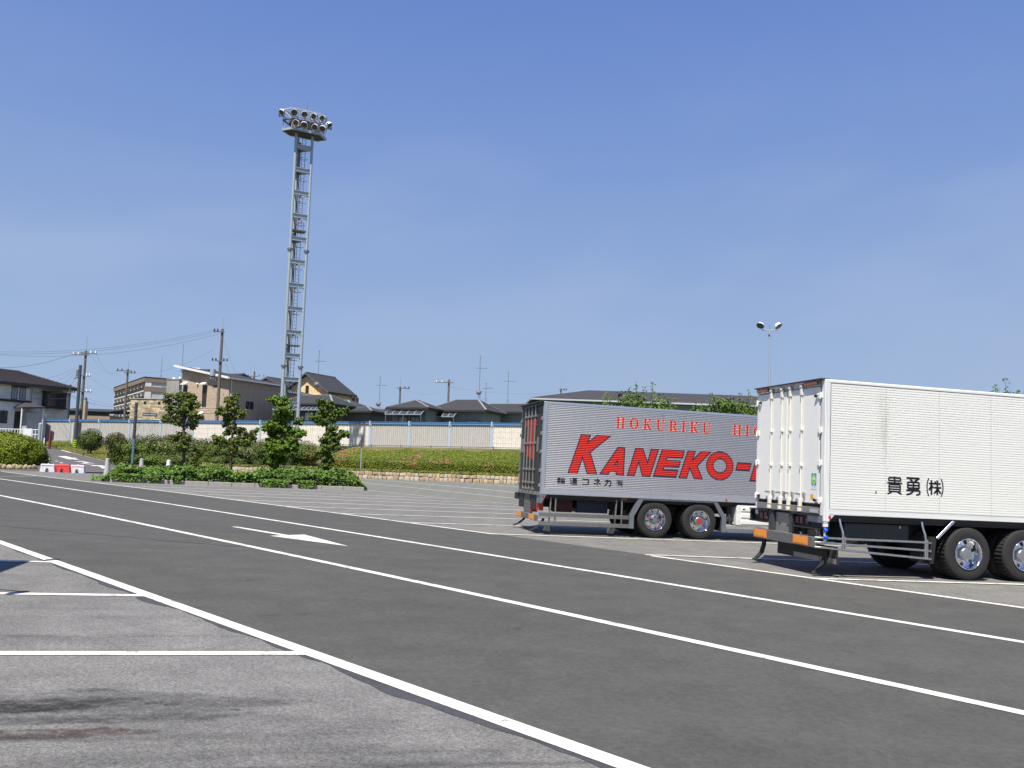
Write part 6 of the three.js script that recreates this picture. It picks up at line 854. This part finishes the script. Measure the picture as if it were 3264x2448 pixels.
function bungalow(label, u, D, w, d, vE, vR, yaw, wallM, opt = {}) {
  const c = spot(u, 1320, D), t = thing('bungalow', label, 'house', [c.x, GY, c.z], yaw, 'dark roofed bungalows behind the fence'), he = spot(u, vE, D).y - GY, hr = spot(u, vR, D + 1).y - GY;
  part('wall', span(-w / 2, w / 2, 0, he, -d / 2, d / 2), wallM, t); hipRoof(-w / 2, w / 2, -d / 2, d / 2, he, hr, 0.55, t, M.roofDark, opt);
  part('gutter', [span(-w / 2 - 0.6, w / 2 + 0.6, he - 0.06, he + 0.06, d / 2 + 0.55, d / 2 + 0.68), span(w / 2 + 0.55, w / 2 + 0.66, he - 0.06, he + 0.06, -d / 2, d / 2 + 0.6)], M.frameDark, t);
  for (const [x0, x1, y0, y1, m] of opt.win || []) windowPart(t, x0, x1, he - y0, he - y1, d / 2, m || M.glassPale, M.frameDark);
  for (const [x0, x1] of opt.awn || []) { const a = sub('awning', t), g = [], n = 5; const prof = []; for (let i = 0; i <= 6; i++) { const q = i / 6 * 1.35; prof.push([Math.sin(q) * 1.25, -0.75 + Math.cos(q) * 0.55]); } const s = []; for (let i = 0; i < 6; i++) s.push(beam([(x0 + x1) / 2, he + prof[i][1], d / 2 + 0.1 + prof[i][0]], [(x0 + x1) / 2, he + prof[i + 1][1], d / 2 + 0.1 + prof[i + 1][0]], x1 - x0, 0.03)); part('sheet', s, mat([0.03, 0.028, 0.036], 0.7), a); for (let k = 0; k <= n; k++) { const x = lerp(x0, x1, k / n); part('rib', prof.slice(0, 6).map((p, i) => beam([x, he + p[1] + 0.03, d / 2 + 0.1 + p[0]], [x, he + prof[i + 1][1] + 0.03, d / 2 + 0.1 + prof[i + 1][0]], 0.06, 0.05)), M.galv, a); } part('front_rail', span(x0, x1, he - 0.75 - 0.55 * 0 + 0.1 - 0.05, he - 0.62, d / 2 + 1.28, d / 2 + 1.36), M.galv, a); for (const k of [0.02, 0.5, 0.98]) part('post', bar([lerp(x0, x1, k), 0, d / 2 + 1.3], [lerp(x0, x1, k), he - 0.7, d / 2 + 1.3], 0.05, 6), M.galvDark, a); }
  return [t, he];
}
const drab = wallMat([0.16, 0.15, 0.15]), drab2 = wallMat([0.26, 0.29, 0.29]);
bungalow('dark hip roofed bungalow below the yellow house', 1008, 104, 7.4, 5.4, 1297, 1262, -20 * R, drab, { hip: 0.75, win: [[-2.6, -1.4, 1.8, 0.9], [0.2, 1.2, 1.8, 0.9, M.frameWhite], [1.6, 2.6, 1.8, 0.9, M.frameWhite]], awn: [[-3.4, -0.2], [0.0, 3.0]] });
bungalow('low roofed wing right of the bungalow under the yellow house', 1100, 108, 4.0, 4.5, 1303, 1278, -20 * R, drab, { hip: 0.8 });
bungalow('small bungalow with two stepped roofs behind the grey fence panels', 1168, 105, 3.4, 4.4, 1319, 1298, -20 * R, drab, { hip: 0.8 });
bungalow('far plain bungalow roof left of the crossarm poles', 1222, 118, 5, 4, 1316, 1306, -20 * R, drab, { hip: 0.2 });
bungalow('bungalow wing with short ridge and curved awning roofs', 1330, 98, 4.2, 4.2, 1309, 1279, -20 * R, drab2, { hip: 0.85, alongZ: true, win: [[-1.2, -0.2, 1.7, 0.9], [0.3, 1.3, 1.7, 0.9]], awn: [[-2.3, 2.2]] });
bungalow('wide bungalow with long ridge carrying the dish aerial', 1488, 101, 6.4, 5.6, 1318, 1277, -20 * R, drab2, { hip: 0.7, win: [[1.2, 2.6, 2.0, 1.0]], awn: [[-3.6, 0.2]] });
bungalow('bungalow with grey roof just left of the silver truck', 1622, 106, 5.0, 5, 1322, 1290, -20 * R, drab2, { hip: 0.15 });
{
  // wide hall behind the silver truck
  const D = 112, c = spot(2180, 1300, D), t = thing('wide_hall', 'wide hall with shallow dark roof and pale eaves behind the trucks', 'building', [c.x, GY - 0.3, c.z], 4 * R), Y = (v) => spot(2180, v, D).y - GY + 0.3, Yr = spot(2180, 1254, D + 7).y - GY + 0.3, w = 38, d = 14;
  part('wall', span(-w / 2, w / 2, 0, Y(1290), -d, 0), wallMat([0.26, 0.30, 0.29]), t);
  part('roof', new ConvexGeometry([[-w / 2 - 1.2, Y(1287), 1.2], [w / 2 + 1.2, Y(1287), 1.2], [-w / 2 - 1.2, Y(1287), -d - 1], [w / 2 + 1.2, Y(1287), -d - 1], [-w / 2 - 1.2, Y(1285), 1.2], [w / 2 + 1.2, Y(1285), 1.2], [-w / 2 + 7.5, Yr, -d / 2], [w / 2 - 7.5, Yr, -d / 2]].map((q) => new V3(...q))), mat([0.045, 0.042, 0.045], 0.85, 0, { map: grime }), t);
  part('fascia', [span(-w / 2 - 1.2, w / 2 + 1.2, Y(1291.5), Y(1286.5), 1.1, 1.26), span(-w / 2 - 1.26, -w / 2 - 1.1, Y(1291.5), Y(1286.5), -d - 1, 1.1)], wallMat([0.55, 0.58, 0.6]), t);
  for (const x of [-8, -2, 1.5, 6]) windowPart(t, x, x + 1.2, Y(1340), Y(1308), 0, M.glass, M.frameWhite);
}
// ---------------------------------------------------------------- utility poles, aerials and wires
const tips = {};
function utilityPole(key, label, u, vT, D, r, o = {}) {
  const a = spot(u, 1330, D), b = spot(o.uT || u, vT, D), t = thing('utility_pole', label, 'utility pole', [a.x, o.base ?? GY, a.z], 0, 'utility poles'), H = b.y - t.position.y, lean = b.x - a.x - (o.plumb ? 0 : b.x - a.x);
  part('shaft', bar([0, -0.3, 0], [lean, H, 0], r, 12, r * 0.72), o.mat || M.pole, t); t.userData.h = undefined; delete t.userData.h;
  for (const [q, l, side] of o.arms || []) { const y = H - q; part('cross_arm', span(-l * (side < 0 ? 1 : 0.35), l * (side > 0 ? 1 : 0.35), y - 0.07, y + 0.07, r, r + 0.12), M.galvDark, t); for (const f of [-0.9, -0.5, 0.5, 0.9]) { const x = f * l; if ((side < 0 && x > l * 0.35) || (side > 0 && x < -l * 0.35)) continue; part('insulator', new THREE.CylinderGeometry(0.07, 0.1, 0.3, 8).translate(x, y + 0.17, r + 0.05), o.white ? M.lampWhite : M.frameDark, t); } }
  if (o.rod) part('top_rod', bar([0, H, 0], [0, H + o.rod, 0], 0.05, 8, 0.035), M.galv, t);
  if (o.tank) { const y = H - o.tank; const k = part('transformer', [new THREE.CylinderGeometry(0.3, 0.3, 0.75, 14).translate(-0.75, y, 0.1)], M.galv, t); part('platform', [span(-1.25, 0, y - 0.48, y - 0.4, 0, 0.15), span(-1.2, -0.3, y - 0.72, y - 0.68, 0, 0.1)], M.galvDark, k); part('bushing', [-0.9, -0.65].map((x) => new THREE.SphereGeometry(0.1, 8, 6).translate(x, y - 0.62, 0.1)), M.lampWhite, k); }
  tips[key] = [t.position.x, t.position.y + H, t.position.z];
  return [t, H];
}
utilityPole('A', 'tall weathered utility pole with transformer in front of the tan building', 692, 1048, 96, 0.2, { arms: [[0.35, 0.9, -1], [3.7, 0.9, 0]], rod: 1.3, tank: 5.0 });
utilityPole('B', 'utility pole with white crossarm fittings behind the leaning pole', 258, 1118, 108, 0.19, { arms: [[0.3, 1.5, 1], [0.5, 1.6, -1], [3.2, 0.9, 1], [5.2, 1.2, 1]], rod: 1.8, tank: 4.4, white: true });
utilityPole('C', 'utility pole with twin top rods in front of the apartment block', 397, 1176, 130, 0.2, { arms: [[0.3, 1.6, -1], [0.6, 1.3, 1]], rod: 1.2 });
utilityPole('D', 'far utility pole seen over the tan building roof', 803, 1184, 170, 0.22, { arms: [[1.0, 2.2, 0]], rod: 1.2 });
utilityPole('E', 'utility pole with white top left of the wide bungalow', 1272, 1232, 140, 0.2, { arms: [[0.3, 1.6, 1]], rod: 1.4 });
utilityPole('F', 'utility pole with one long white crossarm behind the wide bungalow', 1427, 1210, 140, 0.22, { arms: [[0.5, 2.2, -1]], white: true });
utilityPole('G', 'white topped utility pole over the edge of the wide hall', 1786, 1238, 170, 0.2, { arms: [[0.3, 1.2, 1]], rod: 2.2 });
utilityPole('H', 'short dark utility pole at the corner of the white house', 217, 1226, 104, 0.15, { mat: M.poleDark, arms: [[1.0, 0.7, 0]] });
{
  // leaning steel pole with warning stripes, in front of the fence
  const a = spot(238, 1432, 90), b = spot(257, 1164, 90), t = thing('leaning_pole', 'dark leaning steel pole with yellow and black warning sleeve', 'utility pole', [a.x, a.y - 0.3, a.z]);
  part('shaft', bar([0, -0.3, 0], [b.x - a.x, b.y - a.y + 0.3, 0], 0.19, 14, 0.15), mat([0.075, 0.085, 0.10], 0.5, 0.3), t);
  for (let i = 0; i < 8; i++) part('warning_band', bar([0.006 * i, 0.45 + i * 0.105, 0], [0.006 * i + 0.006, 0.45 + (i + 1) * 0.105, 0], 0.215, 14), i % 2 ? mat([0.45, 0.65, 0.03], 0.4) : M.black, t);
  part('service_box', [rspan(-0.35, -0.12, (b.y - a.y) * 0.9, (b.y - a.y) * 0.98, -0.1, 0.12, 0.02).translate((b.x - a.x) * 0.94, 0, 0), bar([(b.x - a.x) * 0.86 - 0.5, (b.y - a.y) * 0.87, 0.1], [(b.x - a.x) * 0.87, (b.y - a.y) * 0.9, 0.1], 0.07, 8)], M.galvDark, t);
  tips.L = [b.x, b.y, b.z];
}
function aerial(label, u, vT, vB, D, dish, arms = 1, scale = 1) {
  const a = spot(u, vB, D), b = spot(u, vT, D), t = thing('roof_aerial', label, 'antenna', [a.x, a.y, a.z], 0, 'roof aerials'), H = b.y - a.y;
  part('mast', bar([0, -0.4, 0], [0, H, 0], 0.03 * scale, 6), M.galvDark, t);
  for (let k = 0; k < arms; k++) { const y = H * (0.72 - k * 0.25); part('boom', bar([-0.5 * scale, y, 0], [0.9 * scale, y, 0.1], 0.02, 5), M.rust, t); part('element', [-0.45, -0.2, 0.05, 0.3, 0.55, 0.8].map((x) => bar([x * scale, y, -0.35], [x * scale, y, 0.35], 0.012, 4)), M.rust, t); }
  part('top_element', bar([-0.15, H, 0], [0.15, H, 0], 0.018, 5), M.galvDark, t);
  if (dish) part('dish', new THREE.SphereGeometry(0.42, 18, 8, 0, 6.3, 0, 0.9).rotateX(1.3).translate(-0.05, H * dish, 0.1), M.galvDark, t);
  part('stay', [bar([0, H * 0.15 + 0.1, 0], [-0.35, -0.3, 0.1], 0.014, 4), bar([0, H * 0.15 + 0.1, 0], [0.35, -0.3, 0.1], 0.014, 4)], M.galvDark, t);
}
aerial('tall aerial with dish above the yellow house roof', 1012, 1117, 1240, 105, 0.1); aerial('aerial over the small stepped bungalow roof', 1208, 1200, 1300, 112, 0.1); aerial('tallest aerial with a dish on the wide bungalow ridge', 1527, 1134, 1276, 103, 0.16); aerial('short aerial with white fittings beside the dish aerial', 1548, 1222, 1278, 103, 0, 1); aerial('plain aerial on the grey roof left of the silver truck', 1618, 1186, 1290, 107, 0); aerial('thin whip aerial behind the tan building roof', 580, 1098, 1180, 130, 0, 0); aerial('thin whip aerial behind the apartment block', 513, 1140, 1205, 140, 0, 0);
{
  const W2 = (label, list, r = 0.022) => { const t = thing('overhead_wire', label, 'wire', [0, 0, 0], 0, 'overhead wires'); for (const [a, b, s] of list) part('cable', wire(a, b, s, r * 0.55), M.wireM, t); };
  const off = (k, dx, dy, dz = 0.2) => [tips[k][0] + dx, tips[k][1] + dy, tips[k][2] + dz], q = (u, v, d) => { const p = spot(u, v, d); return [p.x, p.y, p.z]; };
  W2('three power lines running left from the transformer pole', [[off('A', -0.8, -0.2), q(-60, 1119, 92), 0.9], [off('A', -0.5, -0.35), q(-60, 1126, 92), 0.9], [off('A', -0.3, -0.6), q(-60, 1126, 90), 1.2]]);
  W2('thick line leaving the white fitted pole towards the left', [[off('B', -1.4, -0.4), q(-60, 1170, 100), 0.7]], 0.035);
  W2('lines between the white fitted pole and the twin rod pole', [[off('B', 1.4, -0.3), off('C', -1.4, -0.3), 1.2], [off('B', 0.9, -0.6), off('C', -1.0, -0.4), 1.2], [off('B', 0.8, -3.2), off('C', 0, -3), 0.8], [off('B', 0.2, -5.8), off('C', 0, -5.2), 0.5]], 0.015);
  W2('lines from the twin rod pole to the transformer pole', [[off('C', 1.2, -0.5), off('A', -0.8, -2.4), 0.9], [off('C', 0.2, -5.2), off('A', -0.2, -8.0), 0.5], [off('C', 0.2, -6), off('A', -0.2, -9.2), 0.5], [q(740, 1262, 97), q(640, 1262, 97), 0.3]], 0.016);
  W2('lines crossing in front of the white corner house', [[off('H', 0, -1), q(-40, 1244, 100), 0.15], [off('H', 0, -1.7), q(-40, 1262, 100), 0.15], [off('H', 0, -1), off('B', 0, -6.0), 0.2], [off('H', 0, -1.4), off('C', 0, -5.8), 0.4]], 0.025);
  W2('thin drop wires fanning out of the leaning pole', [[off('L', -0.4, -0.6), q(120, 1240, 103), 0.2], [off('L', -0.4, -0.9), q(150, 1260, 103), 0.2], [off('L', -0.3, -1.1), off('H', 0, -0.2), 0.2], [off('L', -0.3, -0.3), q(-40, 1200, 95), 1.0]], 0.018);
  W2('guy wires with white balls beside the transformer pole', [[off('A', 0.2, -1.2), q(805, 1334, 93), 0.02], [off('A', 0.2, -3.0), q(793, 1334, 93), 0.02]], 0.016);
  W2('thin lines over the bungalow roofs', [[off('E', 1.0, -0.5), off('F', -1.4, -2.0), 0.6], [off('F', 0.2, -1.2), off('G', 0, -0.6), 0.8]], 0.016);
}
renderer.render(scene, camera);
